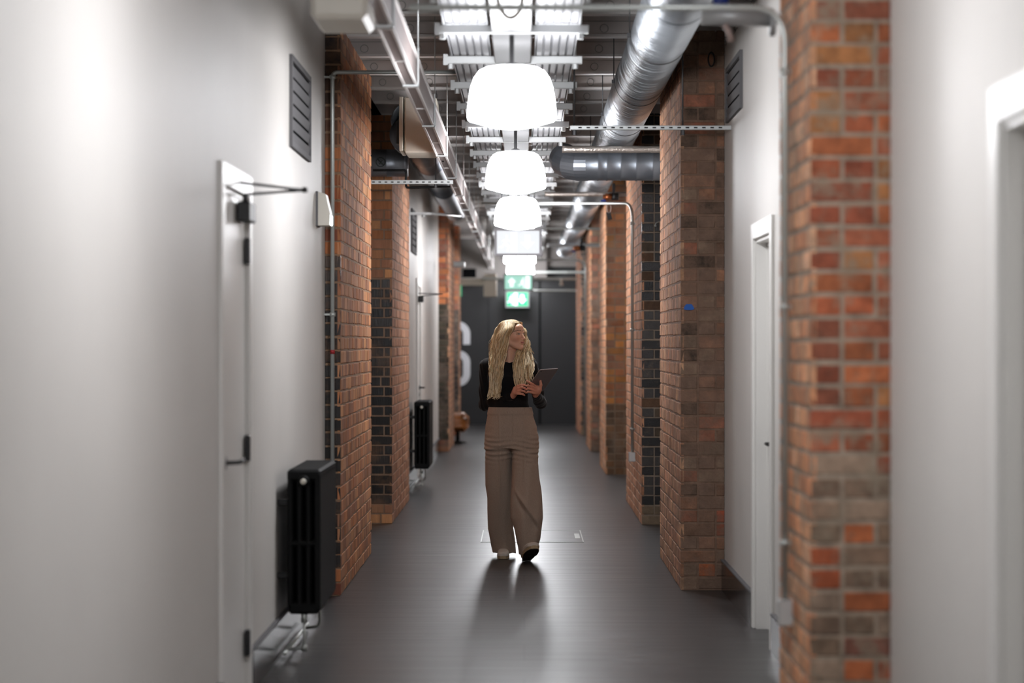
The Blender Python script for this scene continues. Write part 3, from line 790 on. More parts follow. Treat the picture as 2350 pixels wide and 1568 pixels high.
ribtray(RX0+.125,RX0+.335,'white ribbed cable tray right of the lamp channel')
b0=None; k=0; y=12.1-1.316*2
while y<44.5:
    if b0 is None:
        o=empty('trapeze_bar',(0,0,0)); b0=o
        MB().box(-.385,.385,-.02,.02,-.022,.02,bev=.003).box(-.385,-.36,-.021,-.018,-.03,.03).build('bar',M['strutw'],o)
        for sx in (-.345,.345):
            MB().tube([(sx,0,-.05),(sx,0,3.82-H-1.57)],.006,8).lathe([(0,-.05),(.016,-.05),(.016,-.022),(0,-.022)],(sx,0,0),6,0,'z',False).build('threaded_rod',M['strutw'],o)
    else: o=copy_tree(b0)
    o.location=(RX0,y,H+1.57)
    lbl='pale strut bar hung on two rods across the lamp channel'
    if k==0: lbl='blurred pale strut bar nearest the camera, across the lamp channel at the top edge'
    elif k==2: lbl='pale strut bar just before the nearest dome lamp, under both ribbed trays'
    tag(o,lbl,'strut'); 
    if k not in (0,2): o['group']='strut bars across the lamp channel'
    k+=1; y+=1.316

# extra threaded rods hung from joists
for (x,yp,yt,zz) in ((1427,140,10,14.0),(893,300,110,16.9),(1012,235,170,16.0),(1372,210,90,15.9)):
    pass

# lamps
lamp0=empty('dome_lamp',(RX0,0,H+1.125))
prof=[(.0,.268),(.10,.268),(.135,.262),(.165,.245),(.19,.21),(.207,.16),(.217,.10),(.222,.045),(.223,.012),(.219,.002)]
MB().lathe(prof[3:],(0,0,0),48).build('shade',M['glass'],lamp0)
MB().lathe(prof[:4],(0,0,0),48).build('cap',M['cap'],lamp0)
MB().lathe([(.219,.002),(.214,-.004),(.10,-.036),(.0,-.05)],(0,0,0),48).build('diffuser',M['lens'],lamp0)
MB().lathe([(0,.268),(.035,.268),(.03,.285),(.012,.29),(.012,.425),(0,.425)],(0,0,0),16).build('mount',M['channel'],lamp0)
pts=[(.0+.055*math.sin(w),-.9,.425-.04-.05*math.cos(w)) for w in np.linspace(-2.2,2.2,16)]
lampz=[1.3,6.75,12.2,17.6,23.1,28.5,34.0,39.5,44.3]
names={12.2:'largest glowing dome lamp, nearest of the row in view',17.6:'glowing dome lamp second from the camera, above the woman',23.1:'glowing dome lamp third from the camera, just above the large sign',
 28.5:'glowing dome lamp mostly hidden behind the large framed sign',34.0:'small glowing dome lamp just under the large framed sign',39.5:'distant glowing dome lamp above the second hanging sign',44.3:'farthest glowing dome lamp, between the two green signs',
 6.75:'glowing dome lamp just above the top of the picture',1.3:'glowing dome lamp above the camera position'}
for i,zz in enumerate(lampz+[-4.2]):
    o=lamp0 if i==0 else copy_tree(lamp0)
    o.location=(RX0,zz,H+1.125); tag(o,names.get(zz,'glowing dome lamp behind the camera position'),'lamp','dome lamps down the corridor')
tag(MB().tube(fillet([(RX0-.06,10.9,H+1.56),(RX0-.045,10.9,H+1.50),(RX0+.0,10.9,H+1.455),(RX0+.05,10.9,H+1.50),(RX0+.055,10.9,H+1.56)],.05,5),.008,8).build('cable_loop',M['plastic']),'pale flex loop hanging under the channel before the nearest lamp','cable')

# LED line reflections on the right duct come from lamps; a real strip light over the far bay
# ------------------------------------------------------------------ signs
def arrow_pts(cx,cz,s):
    return [(cx,cz-s),(cx-s,cz),(cx-s*.4,cz),(cx-s*.4,cz+s),(cx+s*.4,cz+s),(cx+s*.4,cz),(cx+s,cz)]
def sign(label,z,cx,cy,w,h,face,pict,up=False):
    o=empty('hanging_sign',(PX(cx,z),z,PZ(cy,z)),label=label,cat='sign')
    f=MB(); t=.024
    f.box(-w/2,w/2,-.02,.02,h/2-t,h/2); f.box(-w/2,w/2,-.02,.02,-h/2,-h/2+t); f.box(-w/2,-w/2+t,-.02,.02,-h/2+t,h/2-t); f.box(w/2-t,w/2,-.02,.02,-h/2+t,h/2-t)
    f.build('frame',M['signframe'],o)
    MB().box(-w/2+t,w/2-t,-.012,.012,-h/2+t,h/2-t).build('panel',face,o)
    b=MB(); yy=-.014
    s=h*.26
    # arrow
    ax=-w*.22 if up else w*.20
    pts=arrow_pts(ax,0,s)
    if up: pts=[(x,-q) for x,q in pts]
    def flat(pl):
        n=len(pl); b.add([(x,yy,q) for x,q in pl]+[(x,yy+.003,q) for x,q in pl],[tuple(range(n)),tuple(reversed(range(n,2*n)))]+[(i,i+n,(i+1)%n+n,(i+1)%n) for i in range(n)])
    flat(pts)
    # doorway panel and running figure
    dx=w*.2 if up else -w*.2
    flat([(dx+.02,-h*.36),(dx+.085,-h*.36),(dx+.085,h*.36),(dx+.02,h*.36)])
    flat([(dx-.03,h*.16),(dx-.01,h*.16),(dx-.01,h*.26),(dx-.03,h*.26)])
    flat([(dx-.07,h*.02),(dx-.06,h*.08),(dx-.02,h*.14),(dx+.012,h*.06),(dx+.006,h*.02),(dx-.012,h*.06),(dx-.018,-h*.04),(dx+.01,-h*.14),(dx-.006,-h*.34),(dx-.022,-h*.34),(dx-.012,-h*.17),(dx-.045,-h*.10),(dx-.06,-h*.2),(dx-.1,-h*.2),(dx-.1,-h*.15),(dx-.07,-h*.15),(dx-.045,h*.02),(dx-.05,h*.06)])
    b.build('pictogram',pict,o)
    c=MB()
    for sx in (-w*.35,w*.35): c.tube([(sx,0,h/2),(sx,0,H+1.6-PZ(cy,z))],.004,6)
    c.build('suspension_wire',M['rod'],o)
    return o
sign('large framed lit sign hanging behind the third lamp, glowing almost plain white',24.5,1189,556,.478,.278,M['signbright'],mat('faint_pictogram',(150,156,158),.6,emit=(246,250,250),es=.5))
sign('pale green lit sign with a faint upward arrow, second of the hanging signs',38.5,1189.5,648,.478,.275,mat('pale_green_panel',(180,226,210),.4,emit=(170,232,214),es=.45),M['signwhite'],True)
sign('green exit sign with white arrow and running figure, nearest the black end wall',45.2,1187.5,687,.44,.31,M['signface'],M['signwhite'])

# end wall letter S
zL=45.69
def S_letter():
    s=F/zL
    w=.42
    xr=PX(1071,zL); xl=xr-w
    zt=PZ(746,zL); zm=PZ(812,zL); zb=PZ(879,zL)
    R=.17
    pts=[(xr,PZ(790,zL))]
    def arc(cx,cz,r,a0,a1,n=9): return [(cx+r*math.cos(a),cz+r*math.sin(a)) for a in np.linspace(a0,a1,n)]
    p=[(xr,PZ(791,zL))]+arc(xr-R,zt-R,R,0,PI/2)+arc(xl+R,zt-R,R,PI/2,PI)+arc(xl+R,zm+R*.9,R,PI,1.35*PI)+arc(xr-R,zm-R*1.0,R,.35*PI,0)+arc(xr-R,zb+R,R,0,-PI/2)+arc(xl+R,zb+R,R,-PI/2,-PI)+[(xl,PZ(835,zL))]
    hw=.066; vs=[];fs=[]
    P=[Vector((a,b)) for a,b in p]; n=len(P)
    for i,q in enumerate(P):
        t=(P[min(i+1,n-1)]-P[max(i-1,0)]).normalized(); nn=Vector((-t.y,t.x))
        for sgn in (1,-1):
            e=q+nn*hw*sgn
            vs.append((e.x,zL-.015,e.y)); vs.append((e.x,zL+.005,e.y))
    for i in range(n-1):
        a=i*4;b_=a+4
        fs+= [(a,a+2,b_+2,b_),(a,b_,b_+1,a+1),(a+2,a+3,b_+3,b_+2)]
    fs+=[(0,1,3,2),((n-1)*4,(n-1)*4+2,(n-1)*4+3,(n-1)*4+1)]
    o=MB().add(vs,fs).build('wall_letter',M['letter']); tag(o,'large white rounded letter S on the black end wall, partly hidden by the left piers','letter')
S_letter()

# beige duct casing by the end wall, left
z=43.9
b=MB().box(PX(1048,z),PX(1112,z),z,z+.2,PZ(655,z),PZ(639,z),bev=.01).box(PX(1110,z),PX(1140,z),z-.05,z+.2,PZ(681,z),PZ(628,z),bev=.01)
tag(b.build('boxed_casing',M['beige']),'beige boxed-in casing under the joists before the black end wall','casing')
b=MB().box(PX(1054,43),PX(1059,43),42.9,43.1,PZ(680,43),PZ(655,43))
tag(b.build('wall_exit_sign',M['signface']),'tiny green lit sign edge beside the farthest left pier','sign')
# sprinkler near end
z=43
b=MB().tube([(PX(1288,z),z,PZ(640,z)),(PX(1288,z),z,PZ(652,z))],.02,8).lathe([(0,-.03),(.035,-.02),(.035,.0),(0,.01)],(PX(1288,z),z,PZ(652,z)),12)
tag(b.build('sprinkler_head',M['plastic']),'small white sprinkler head under the pale far pipe','sprinkler')
# near top-left casing
z=9.7
b=MB().box(PX(712,z),PX(842,z),z,z+.5,PZ(42,z),PZ(-60,z),bev=.02)
tag(b.build('ceiling_casing',M['plastic']),'blurred off-white casing box at the top left corner beside the tray','casing')
# duct far cluster
z=33.0
b=MB().box(PX(1040,z),PX(1066,z),z,z+.4,PZ(612,z),PZ(600,z),bev=.01)
tag(b.build('wall_bracket',M['strutw']),'pale bracket on the left beyond the third left pier','bracket')

b=MB().box(-1.2,.42,45.25,45.65,PZ(641,45.25),3.5).box(.42,1.2,45.45,45.65,PZ(612,45.4),3.5)
tag(b.build('trim_2',M['bulk']),kind='structure')
b=MB().box(PX(1062,45.2),PX(1092,45.2),45.22,45.25,PZ(637,45.2),PZ(617,45.2))
tag(b.build('dark_opening_panel',M['slot']),'small dark rectangular panel in the grey bulkhead at the left of the end wall','panel')
# leather seat
z=37.4
st=empty('leather_seat',(PX(1050,z),z,0),label='tan leather seat with rounded cushion and black base beside the left piers',cat='seat')
b=MB(); b.box(-.19,.165,-.25,.75,.17,.46,bev=.07); o=b.build('cushion',M['leather'],st)
for p in o.data.polygons: p.use_smooth=True
bv=o.modifiers.new('b','SUBSURF'); bv.levels=2; bv.render_levels=2
b=MB(); b.box(-.19,-.08,-.2,.75,.42,.70,bev=.03).build('backrest',M['leather'],st)
MB().tube([(-.0,.1,.0),(-.0,.1,.19)],.03,12).build('leg',M['black'],st)
MB().lathe([(0,0),(.13,0),(.13,.015),(.03,.03),(0,.03)],(0,.1,0),24).build('base',M['black'],st)

# floor access cover
z0=8601/(1245-787); z1=8601/(1218-787)
fc=empty('floor_box',(PX(1227,z0),z0,0),label='flush rectangular steel-edged floor box behind the woman',cat='floor box')
xl=-.34; xr=PX(1340,z0)
ax=PX(1227,z0); dz=z1-z0
MB().box(xl-ax,xr-ax,0,dz,-.002,.0015).build('lid',M['floor'],fc)
b=MB(); t=.008
b.box(xl-ax,xr-ax,0,t,-.002,.003); b.box(xl-ax,xr-ax,dz-t,dz,-.002,.003); b.box(xl-ax,xl-ax+t,0,dz,-.002,.003); b.box(xr-ax-t,xr-ax,0,dz,-.002,.003)
b.box(xr-ax-.06,xr-ax-.02,dz*.3,dz*.7,-.002,.003)
b.build('rim',M['conduit'],fc)
# ------------------------------------------------------------------ signed-distance mesher for the figure
def smin(a,b,k):
    if k<=0: return np.minimum(a,b)
    h=np.clip(.5+.5*(b-a)/k,0,1); return b*(1-h)+a*h-k*h*(1-h)
def smax(a,b,k): return -smin(-a,-b,k)
def cone(P,a,b,ra,rb):
    a=np.array(a,dtype=np.float32); b=np.array(b,dtype=np.float32); ab=b-a
    pa=P-a; t=np.clip(pa@ab/float(ab@ab),0,1)
    return np.linalg.norm(pa-t[:,None]*ab,axis=1)-(ra+(rb-ra)*t)
def ball(P,c,r): return np.linalg.norm(P-np.array(c,dtype=np.float32),axis=1)-r
def ell(P,c,r):
    r=np.array(r,dtype=np.float32); q=(P-np.array(c,dtype=np.float32))
    k0=np.linalg.norm(q/r,axis=1); k1=np.linalg.norm(q/(r*r),axis=1)+1e-9
    return k0*(k0-1)/k1
def stack(P,rows,power=2.0):
    """elliptic column: rows (z,cx,cy,rx,ry) ascending z"""
    R_=np.array(rows,dtype=np.float32); z=P[:,2]
    it=lambda i: np.interp(z,R_[:,0],R_[:,i])
    cx,cy,rx,ry=it(1),it(2),it(3),it(4)
    u=(P[:,0]-cx)/rx; v=(P[:,1]-cy)/ry
    k0=(np.abs(u)**power+np.abs(v)**power)**(1/power)
    d=(k0-1)*np.minimum(rx,ry)
    return np.maximum(d,np.maximum(R_[0,0]-z,z-R_[-1,0]))
def sdf_mesh(fn,bmin,bmax,h,blk=8):
    bmin=np.array(bmin,float); n=np.ceil((np.array(bmax)-bmin)/h/blk).astype(int)*blk
    V=np.ones(n,dtype=np.float32)
    nb=n//blk
    I=np.indices(nb).reshape(3,-1).T
    cen=(bmin+(I*blk+(blk-1)/2)*h).astype(np.float32)
    d=fn(cen); rad=h*blk*.9*1.25
    for i in np.nonzero(d<=-rad)[0]:
        a=I[i]*blk; V[a[0]:a[0]+blk,a[1]:a[1]+blk,a[2]:a[2]+blk]=-1
    act=np.nonzero(np.abs(d)<rad)[0]
    off=np.indices((blk,)*3).reshape(3,-1).T
    for s0 in range(0,len(act),400):
        a=act[s0:s0+400]
        g=(I[a]*blk)[:,None,:]+off[None]
        pts=(bmin+g.reshape(-1,3)*h).astype(np.float32)
        g=g.reshape(-1,3); V[g[:,0],g[:,1],g[:,2]]=fn(pts)
    ins=V<0
    c=np.zeros(n-1,dtype=np.uint8)
    sl=lambda k,m: slice(k,m-1+k)
    for dx in (0,1):
        for dy in (0,1):
            for dz in (0,1): c+=ins[sl(dx,n[0]),sl(dy,n[1]),sl(dz,n[2])]
    cell=np.argwhere((c>0)&(c<8))
    acc=np.zeros((len(cell),3)); cnt=np.zeros(len(cell))
    corners=[(0,0,0),(1,0,0),(0,1,0),(1,1,0),(0,0,1),(1,0,1),(0,1,1),(1,1,1)]
    for ia,a in enumerate(corners):
        for b in corners[ia+1:]:
            if sum(abs(a[q]-b[q]) for q in range(3))!=1: continue
            va=V[cell[:,0]+a[0],cell[:,1]+a[1],cell[:,2]+a[2]]; vb=V[cell[:,0]+b[0],cell[:,1]+b[1],cell[:,2]+b[2]]
            m=(va<0)!=(vb<0); t=np.where(m,va/np.where(m,va-vb,1),0)
            p=np.array(a)[None]+t[:,None]*(np.array(b)-np.array(a))[None]
            acc[m]+=p[m]; cnt[m]+=1
    verts=bmin+(cell+acc/cnt[:,None])*h
    idx=-np.ones(n-1,dtype=np.int32); idx[cell[:,0],cell[:,1],cell[:,2]]=np.arange(len(cell))
    F_=[]
    for ax in range(3):
        o1,o2=[(1,2),(2,0),(0,1)][ax]
        s1=[slice(None)]*3; s2=[slice(None)]*3; s1[ax]=slice(0,-1); s2[ax]=slice(1,None)
        A=ins[tuple(s1)]; B=ins[tuple(s2)]
        e=np.argwhere(A!=B)
        e=e[(e[:,o1]>0)&(e[:,o2]>0)&(e[:,o1]<n[o1]-1)&(e[:,o2]<n[o2]-1)]
        fl=A[e[:,0],e[:,1],e[:,2]]
        def sh(a,b):
            q=e.copy(); q[:,o1]-=a; q[:,o2]-=b; return idx[q[:,0],q[:,1],q[:,2]]
        q=np.stack([sh(1,1),sh(0,1),sh(0,0),sh(1,0)],1)
        q[~fl]=q[~fl][:,::-1]
        F_.append(q)
    F_=np.concatenate(F_); F_=F_[(F_>=0).all(1)]
    return verts,F_
def np_object(name,verts,faces,m,parent,cols=None,smooth=True):
    me=bpy.data.meshes.new(name)
    me.vertices.add(len(verts)); me.vertices.foreach_set('co',np.asarray(verts,dtype=np.float32).ravel())
    k=faces.shape[1]
    me.loops.add(faces.size); me.polygons.add(len(faces))
    me.loops.foreach_set('vertex_index',faces.astype(np.int32).ravel())
    me.polygons.foreach_set('loop_start',np.arange(0,faces.size,k,dtype=np.int32))
    me.polygons.foreach_set('use_smooth',np.full(len(faces),smooth))
    me.update(calc_edges=True); me.validate()
    if cols is not None:
        ca=me.color_attributes.new('Col','FLOAT_COLOR','POINT')
        ca.data.foreach_set('color',np.asarray(cols,dtype=np.float32).ravel())
    me.materials.append(m)
    o=bpy.data.objects.new(name,me); COL.objects.link(o); o.parent=parent
    return o

# ------------------------------------------------------------------ the woman (local x = world x, y=0 at depth YP)
YP=17.27; SP=F/YP
def wx(px): return (px-1203)/SP
def wz(py): return H-(py-787)/SP
woman=empty('person',(0,YP,0),label='person in black long-sleeved top and wide brown trousers walking with a tablet, looking aside',cat='person')
# head frame
yaw=math.radians(57); pit=math.radians(4)
hf=np.array([math.sin(yaw)*math.cos(pit),-math.cos(yaw)*math.cos(pit),math.sin(pit)])
hr=np.array([-math.cos(yaw),-math.sin(yaw),0.0])
hu=np.cross(hr,hf)
HO=np.array([wx(1175.5),-.03,wz(769)])
HM=np.stack([hr,hf,hu],1).astype(np.float32)   # local coords: (r,f,u)
def to_head(P): return (P-HO.astype(np.float32))@HM
def from_head(q): return HO+HM@np.array(q)
def head_sdf(P):
    q=to_head(P)
    q=q.copy(); qa=np.abs(q[:,0]); Q=np.stack([qa,q[:,1],q[:,2]],1)
    d=ell(Q,(0,-.015,.022),(.070,.088,.074))
    d=smin(d,ell(Q,(0,.032,-.02),(.056,.052,.078)),.02)
    d=smin(d,cone(Q,(.050,-.002,-.052),(.012,.062,-.093),.017,.0155),.025)
    d=smin(d,cone(Q,(0,.062,-.094),(0.0,.068,-.090),.0155,.0155),.012)
    d=smin(d,ell(Q,(.036,.050,-.028),(.024,.026,.022)),.014)     # cheek
    d=smin(d,ell(Q,(.022,.071,.017),(.026,.012,.010)),.010)      # brow
    d=smin(d,ell(Q,(0,.066,.045),(.040,.020,.028)),.015)         # forehead
    d=smax(d,-ell(Q,(.031,.092,.000),(.016,.014,.0105)),.009)    # socket
    d=smin(d,ell(Q,(.0305,.0705,.000),(.0155,.0115,.010)),.003)  # lids
    d=smin(d,cone(Q,(0,.078,.006),(0,.1015,-.034),.0062,.0085),.008)  # nose
    d=smin(d,ell(Q,(.0095,.090,-.038),(.0075,.0085,.006)),.004)
    d=smax(d,-ball(Q,(.006,.0965,-.0435),.0028),.002)
    d=smin(d,ell(Q,(0,.079,-.060),(.024,.0105,.0115)),.008)      # muzzle
    d=smin(d,ell(Q,(.007,.0862,-.0568),(.015,.0046,.0030)),.002)
    d=smin(d,ell(Q,(0,.0862,-.0652),(.017,.0054,.0038)),.002)
    d=smax(d,-ell(Q,(0,.0945,-.0608),(.019,.006,.0010)),.001)
    d=smin(d,ell(Q,(.071,-.008,-.012),(.007,.016,.028)),.006)    # ear
    return d
NB=np.array([wx(1171),.0,wz(832)])
def neck_sdf(P):
    a=from_head((0,-.028,-.045)); 
    d=cone(P,a,tuple(NB+np.array([0,.01,-.02])),.047,.052)
    d=smin(d,cone(P,from_head((-.03,-.01,-.06)),(wx(1172),-.055,wz(833)),.012,.010),.02)
    d=smin(d,cone(P,from_head((.03,-.01,-.06)),(wx(1168),-.06,wz(833)),.012,.010),.02)
    return d
shR=(-.272,.0,1.385); elR=(-.283,.045,1.105); wrR=(wx(1177),-.115,wz(908))
shL=(.045,.0,1.388);  elL=(.118,.075,1.118); wrL=(wx(1229),-.118,wz(905))
TX=-.112
torso_rows=[(.90,-.09,.0,.165,.105),(1.00,-.095,.0,.155,.10),(1.085,-.10,.0,.132,.092),(1.16,-.105,-.0,.126,.092),(1.25,-.112,-.008,.138,.108),(1.31,-.113,-.014,.146,.118),(1.37,TX,-.0,.148,.098),(1.43,TX,.01,.10,.07),(1.46,TX,.012,.06,.05)]
def torso_sdf(P,o=0.0):
    rows=[(z,cx,cy,rx+o,ry+o) for z,cx,cy,rx,ry in torso_rows]
    d=stack(P,rows,2.3)
    d=smin(d,cone(P,(shR[0]+.012,.0,1.388),(shL[0]-.012,.0,1.391),.044+o,.044+o),.04)
    d=smin(d,cone(P,(shR[0]+.035,.01,1.40),(TX,.015,1.44),.034+o,.046+o),.035)
    d=smin(d,cone(P,(shL[0]-.035,.01,1.40),(TX,.015,1.44),.034+o,.046+o),.035)
    for sx in (-.067,.06):
        d=smin(d,ell(P,(TX+sx,-.078,1.29),(.058+o,.05+o,.058+o)),.035)
    return d
def arm_sdf(P,sh,el,wr,o=0.0):
    sh,el,wr=map(np.array,(sh,el,wr))
    d=cone(P,sh,sh*.35+el*.65,.046+o,.040+o)
    d=smin(d,cone(P,sh*.35+el*.65,el,.040+o,.036+o),.02)
    m=el*.7+wr*.3
    d=smin(d,cone(P,el,m,.035+o,.037+o),.02)
    d=smin(d,cone(P,m,wr,.037+o,.0235+o),.015)
    return d
def finger(P,pts,rs):
    d=cone(P,pts[0],pts[1],rs[0],rs[1])
    for i in range(1,len(pts)-1): d=smin(d,cone(P,pts[i],pts[i+1],rs[i],rs[i+1]),.003)
    return d
def hp(x,y,z): return (wx(x),y,wz(z))
RF=[ # her right hand (left in the picture): index reaching the tablet, others curled
 [hp(1189,-.175,886),hp(1196,-.195,883),hp(1201.5,-.200,882.5),hp(1206.5,-.196,884)],
 [hp(1190,-.185,891),hp(1198,-.208,888),hp(1204,-.205,890),hp(1207,-.190,893.5)],
 [hp(1189,-.186,896.5),hp(1197,-.208,895.5),hp(1203,-.203,897),hp(1206,-.187,900)],
 [hp(1187,-.180,902),hp(1194,-.198,902.5),hp(1200,-.197,903.5),hp(1203.5,-.184,906)]]
RT=[hp(1183,-.150,890),hp(1190,-.150,883),hp(1197,-.158,881)]
LF=[ # her left hand cradling the lower corner of the tablet
 [hp(1228,-.178,885),hp(1222,-.203,881),hp(1215,-.221,877),hp(1209,-.233,873.5)],
 [hp(1227,-.182,890),hp(1219,-.208,886),hp(1212,-.222,883.5),hp(1208,-.222,885)],
 [hp(1226,-.180,895.5),hp(1218,-.204,892),hp(1211.5,-.214,890),hp(1208.5,-.212,893)],
 [hp(1225,-.172,901),hp(1218,-.192,899),hp(1212,-.200,898),hp(1209,-.198,900)]]
LT=[hp(1238,-.165,893),hp(1241,-.175,883),hp(1239.5,-.176,873)]
def hands_sdf(P):
    # right
    w=np.array(wrR)
    d=cone(P,tuple(w),hp(1183,-.145,899),.0225,.024)
    d=smin(d,ell(P,hp(1186,-.158,895),(.030,.020,.030)),.012)
    for i,f in enumerate(RF):
        base=hp(1182,-.150,893+i*3.2)
        d=smin(d,cone(P,base,f[0],.012,.0105),.008)
    for f in RF: d=smin(d,finger(P,f,[.0098,.0088,.0080,.0068]),.004)
    d=smin(d,cone(P,hp(1179,-.135,897),RT[0],.013,.0125),.008)
    d=smin(d,finger(P,RT,[.0120,.0100,.0082]),.004)
    w=np.array(wrL)
    e=cone(P,tuple(w),hp(1232,-.145,898),.0225,.026)
    e=smin(e,ell(P,hp(1232,-.160,893),(.034,.021,.030)),.012)
    for i,f in enumerate(LF):
        e=smin(e,cone(P,hp(1235,-.155,890+i*3.4),f[0],.012,.0105),.008)
    for f in LF: e=smin(e,finger(P,f,[.0100,.0090,.0080,.0068]),.003)
    e=smin(e,cone(P,hp(1234,-.140,900),LT[0],.015,.013),.010)
    e=smin(e,finger(P,LT,[.0130,.0108,.0085]),.004)
    return np.minimum(d,e)
hipR=(-.175,.01,.90); knR=(-.172,.045,.50); anR=(wx(1155),.235,.10)
hipL=(-.010,.0,.90); knL=(.015,-.06,.50); anL=(wx(1213),-.12,.085)
def legs_sdf(P):
    d=cone(P,hipR,knR,.072,.05); d=smin(d,cone(P,knR,anR,.05,.032),.02)
    e=cone(P,hipL,knL,.072,.05); e=smin(e,cone(P,knL,anL,.05,.032),.02)
    f=cone(P,anR,(anR[0],anR[1]-.10,.045),.03,.02); g=cone(P,anL,(anL[0],anL[1]-.05,.09),.03,.02)
    return np.minimum(np.minimum(d,f),np.minimum(e,g))
def body_fn(P):
    z=P[:,2]; d=np.full(len(P),1.,dtype=np.float32)
    m=z>1.36
    if m.any():
        q=P[m]; dd=smin(head_sdf(q),neck_sdf(q),.012); d[m]=dd
    m=z>.84
    if m.any(): d[m]=np.where(z[m]>1.40,smin(d[m],torso_sdf(P[m],-.007),.02),torso_sdf(P[m],-.007))
    # continuous neck/torso join
    m=(z>1.0)&(z<1.5)
    if m.any():
        q=P[m]; a=smin(arm_sdf(q,shR,elR,wrR,-.006),arm_sdf(q,shL,elL,wrL,-.006),0)
        dd=smin(d[m],a,.012); dd=smin(dd,neck_sdf(q),.02); dd=smin(dd,hands_sdf(q),.006); d[m]=dd
    m=z<.99
    if m.any(): d[m]=smin(d[m],legs_sdf(P[m]),.03)
    return d
bv_,bf_=sdf_mesh(body_fn,(-.36,-.27,.02),(.17,.36,1.72),.003)
q=to_head(bv_.astype(np.float32)); N_=len(bv_)
base=np.array(lin((238,190,162))); cols=np.tile(np.append(base,1.0),(N_,1))
def blend(mask,c,k=1.0):
    kk=np.clip(mask*k,0,1)[:,None]; cols[:,:3]=cols[:,:3]*(1-kk)+np.array(lin(c))[None]*kk
def g(x,y,z,c,r):
    return np.exp(-(((x-c[0])/r[0])**2+((y-c[1])/r[1])**2+((z-c[2])/r[2])**2)*1.5)
qa=np.abs(q[:,0])
blend(g(qa,q[:,1],q[:,2],(.042,.06,-.03),(.02,.03,.018)),(218,132,112),.55)
blend(g(qa,q[:,1],q[:,2],(0,.10,-.034),(.012,.015,.012)),(214,134,112),.4)
lip=((qa/.0235)**2+((q[:,2]+.061-.05*qa-4*qa*qa)/.0078)**2<1)&(q[:,1]>.078)
blend(lip.astype(float),(186,100,92),.8)
mouth=((qa/.022)**2+((q[:,2]+.0608-4*qa*qa)/.0014)**2<1)&(q[:,1]>.078)
blend(mouth.astype(float),(90,36,36),.9)
bz=.0205+.006*(1-((qa-.030)/.024)**2)
brow=(np.abs(q[:,2]-bz)<.0024)&(qa>.009)&(qa<.052)&(q[:,1]>.045)
blend(brow.astype(float),(96,66,44),.8)
# eyes painted on lid bulge: white, iris, lash line
ex=qa-.0305; ez=q[:,2]-.0
op=((ex/.0128)**2+(ez/.0050)**2<1)&(q[:,1]>.06)
blend(op.astype(float),(206,196,190),.95)
iris=((ex-.004)**2+(ez-.0003)**2<.0046**2)&op
blend(iris.astype(float),(52,66,80),1)
lash=((ex/.0150)**2+((ez-.0010)/.0072)**2<1)&(~op)&(ez>.0)&(q[:,1]>.058)
blend(lash.astype(float),(54,38,30),.85)
blend(((qa<.006)&(q[:,2]<-.0415)&(q[:,2]>-.046)&(q[:,1]>.085)).astype(float),(110,58,50),.5)
hm=(bv_[:,2]<1.31)&(bv_[:,1]<-.1)
cols[hm,:3]=np.array(lin((226,160,134)))
M['skin']=attr_mat('skin',rough=.5,noise_scale=60,noise_amt=.05,bump=.0,spec=.4,sss=.15)
body=np_object('body',bv_,bf_,M['skin'],woman,cols)

# shirt
def shirt_fn(P):
    d=torso_sdf(P,.004)
    # slight folds at the waist
    z=P[:,2]
    d=d+.0022*np.sin(z*95+P[:,0]*14+1.2*np.sin(P[:,0]*30))*np.clip((1.20-z)/.08,0,1)
    d=np.maximum(d,1.055-z)
    a=arm_sdf(P,shR,elR,wrR,.0035); b=arm_sdf(P,shL,elL,wrL,.0035)
    for (el,wr,arr) in ((elR,wrR,0),(elL,wrL,1)):
        el=np.array(el);wr=np.array(wr); u=(wr-el)/np.linalg.norm(wr-el)
        t=(P-wr.astype(np.float32))@u.astype(np.float32)
        wv=.0016*np.sin(t*150+3*np.sin(P[:,0]*40))
        if arr==0: a=np.maximum(a+wv,t+.004)
        else: b=np.maximum(b+wv,t+.004)
    d=smin(d,np.minimum(a,b),.012)
    # neckline
    nk=np.sqrt(((P[:,0]-NB[0])/.066)**2+((P[:,1]+.012)/.074)**2)-1
    zz=wz(831)-z
    d=smax(d,-np.maximum(nk*.06,zz),.004)
    return d
sv,sf=sdf_mesh(shirt_fn,(-.37,-.17,1.03),(.19,.17,1.49),.004)
M['shirt']=mat('black_jersey',(13,13,16),.8,spec=.25,sheen=.12)
np_object('shirt',sv,sf,M['shirt'],woman)

# trousers
def zr(y): return wz(y)
rightleg=[(.030,wx(1156),.215,.083,.085),(.10,wx(1153),.205,.088,.095),(.21,wx(1148),.17,.091,.10),(.35,wx(1147),.115,.090,.10),(.44,wx(1147),.085,.090,.10),(.53,wx(1145),.06,.096,.10),(.70,wx(1144),.03,.097,.10),(.82,wx(1144.5),.012,.098,.105),(.90,wx(1148),.0,.094,.10),(.95,wx(1152),.0,.06,.08)]
leftleg=[(.055,wx(1211),-.11,.058,.075),(.10,wx(1211),-.115,.066,.085),(.16,wx(1211.5),-.115,.088,.098),(.22,wx(1210.5),-.11,.098,.11),(.31,wx(1209.5),-.10,.113,.12),(.42,wx(1208),-.085,.108,.118),(.53,wx(1207.5),-.065,.101,.11),(.70,wx(1205),-.035,.094,.105),(.82,wx(1205),-.012,.095,.105),(.90,wx(1202),-.0,.090,.10),(.95,wx(1196),-.0,.06,.08)]
hips=[(.80,-.092,.004,.185,.112),(.88,-.091,.004,.190,.116),(.95,-.094,.004,.184,.116),(1.02,-.099,.002,.166,.108),(1.06,-.100,0,.156,.104),(1.088,-.100,0,.151,.101)]
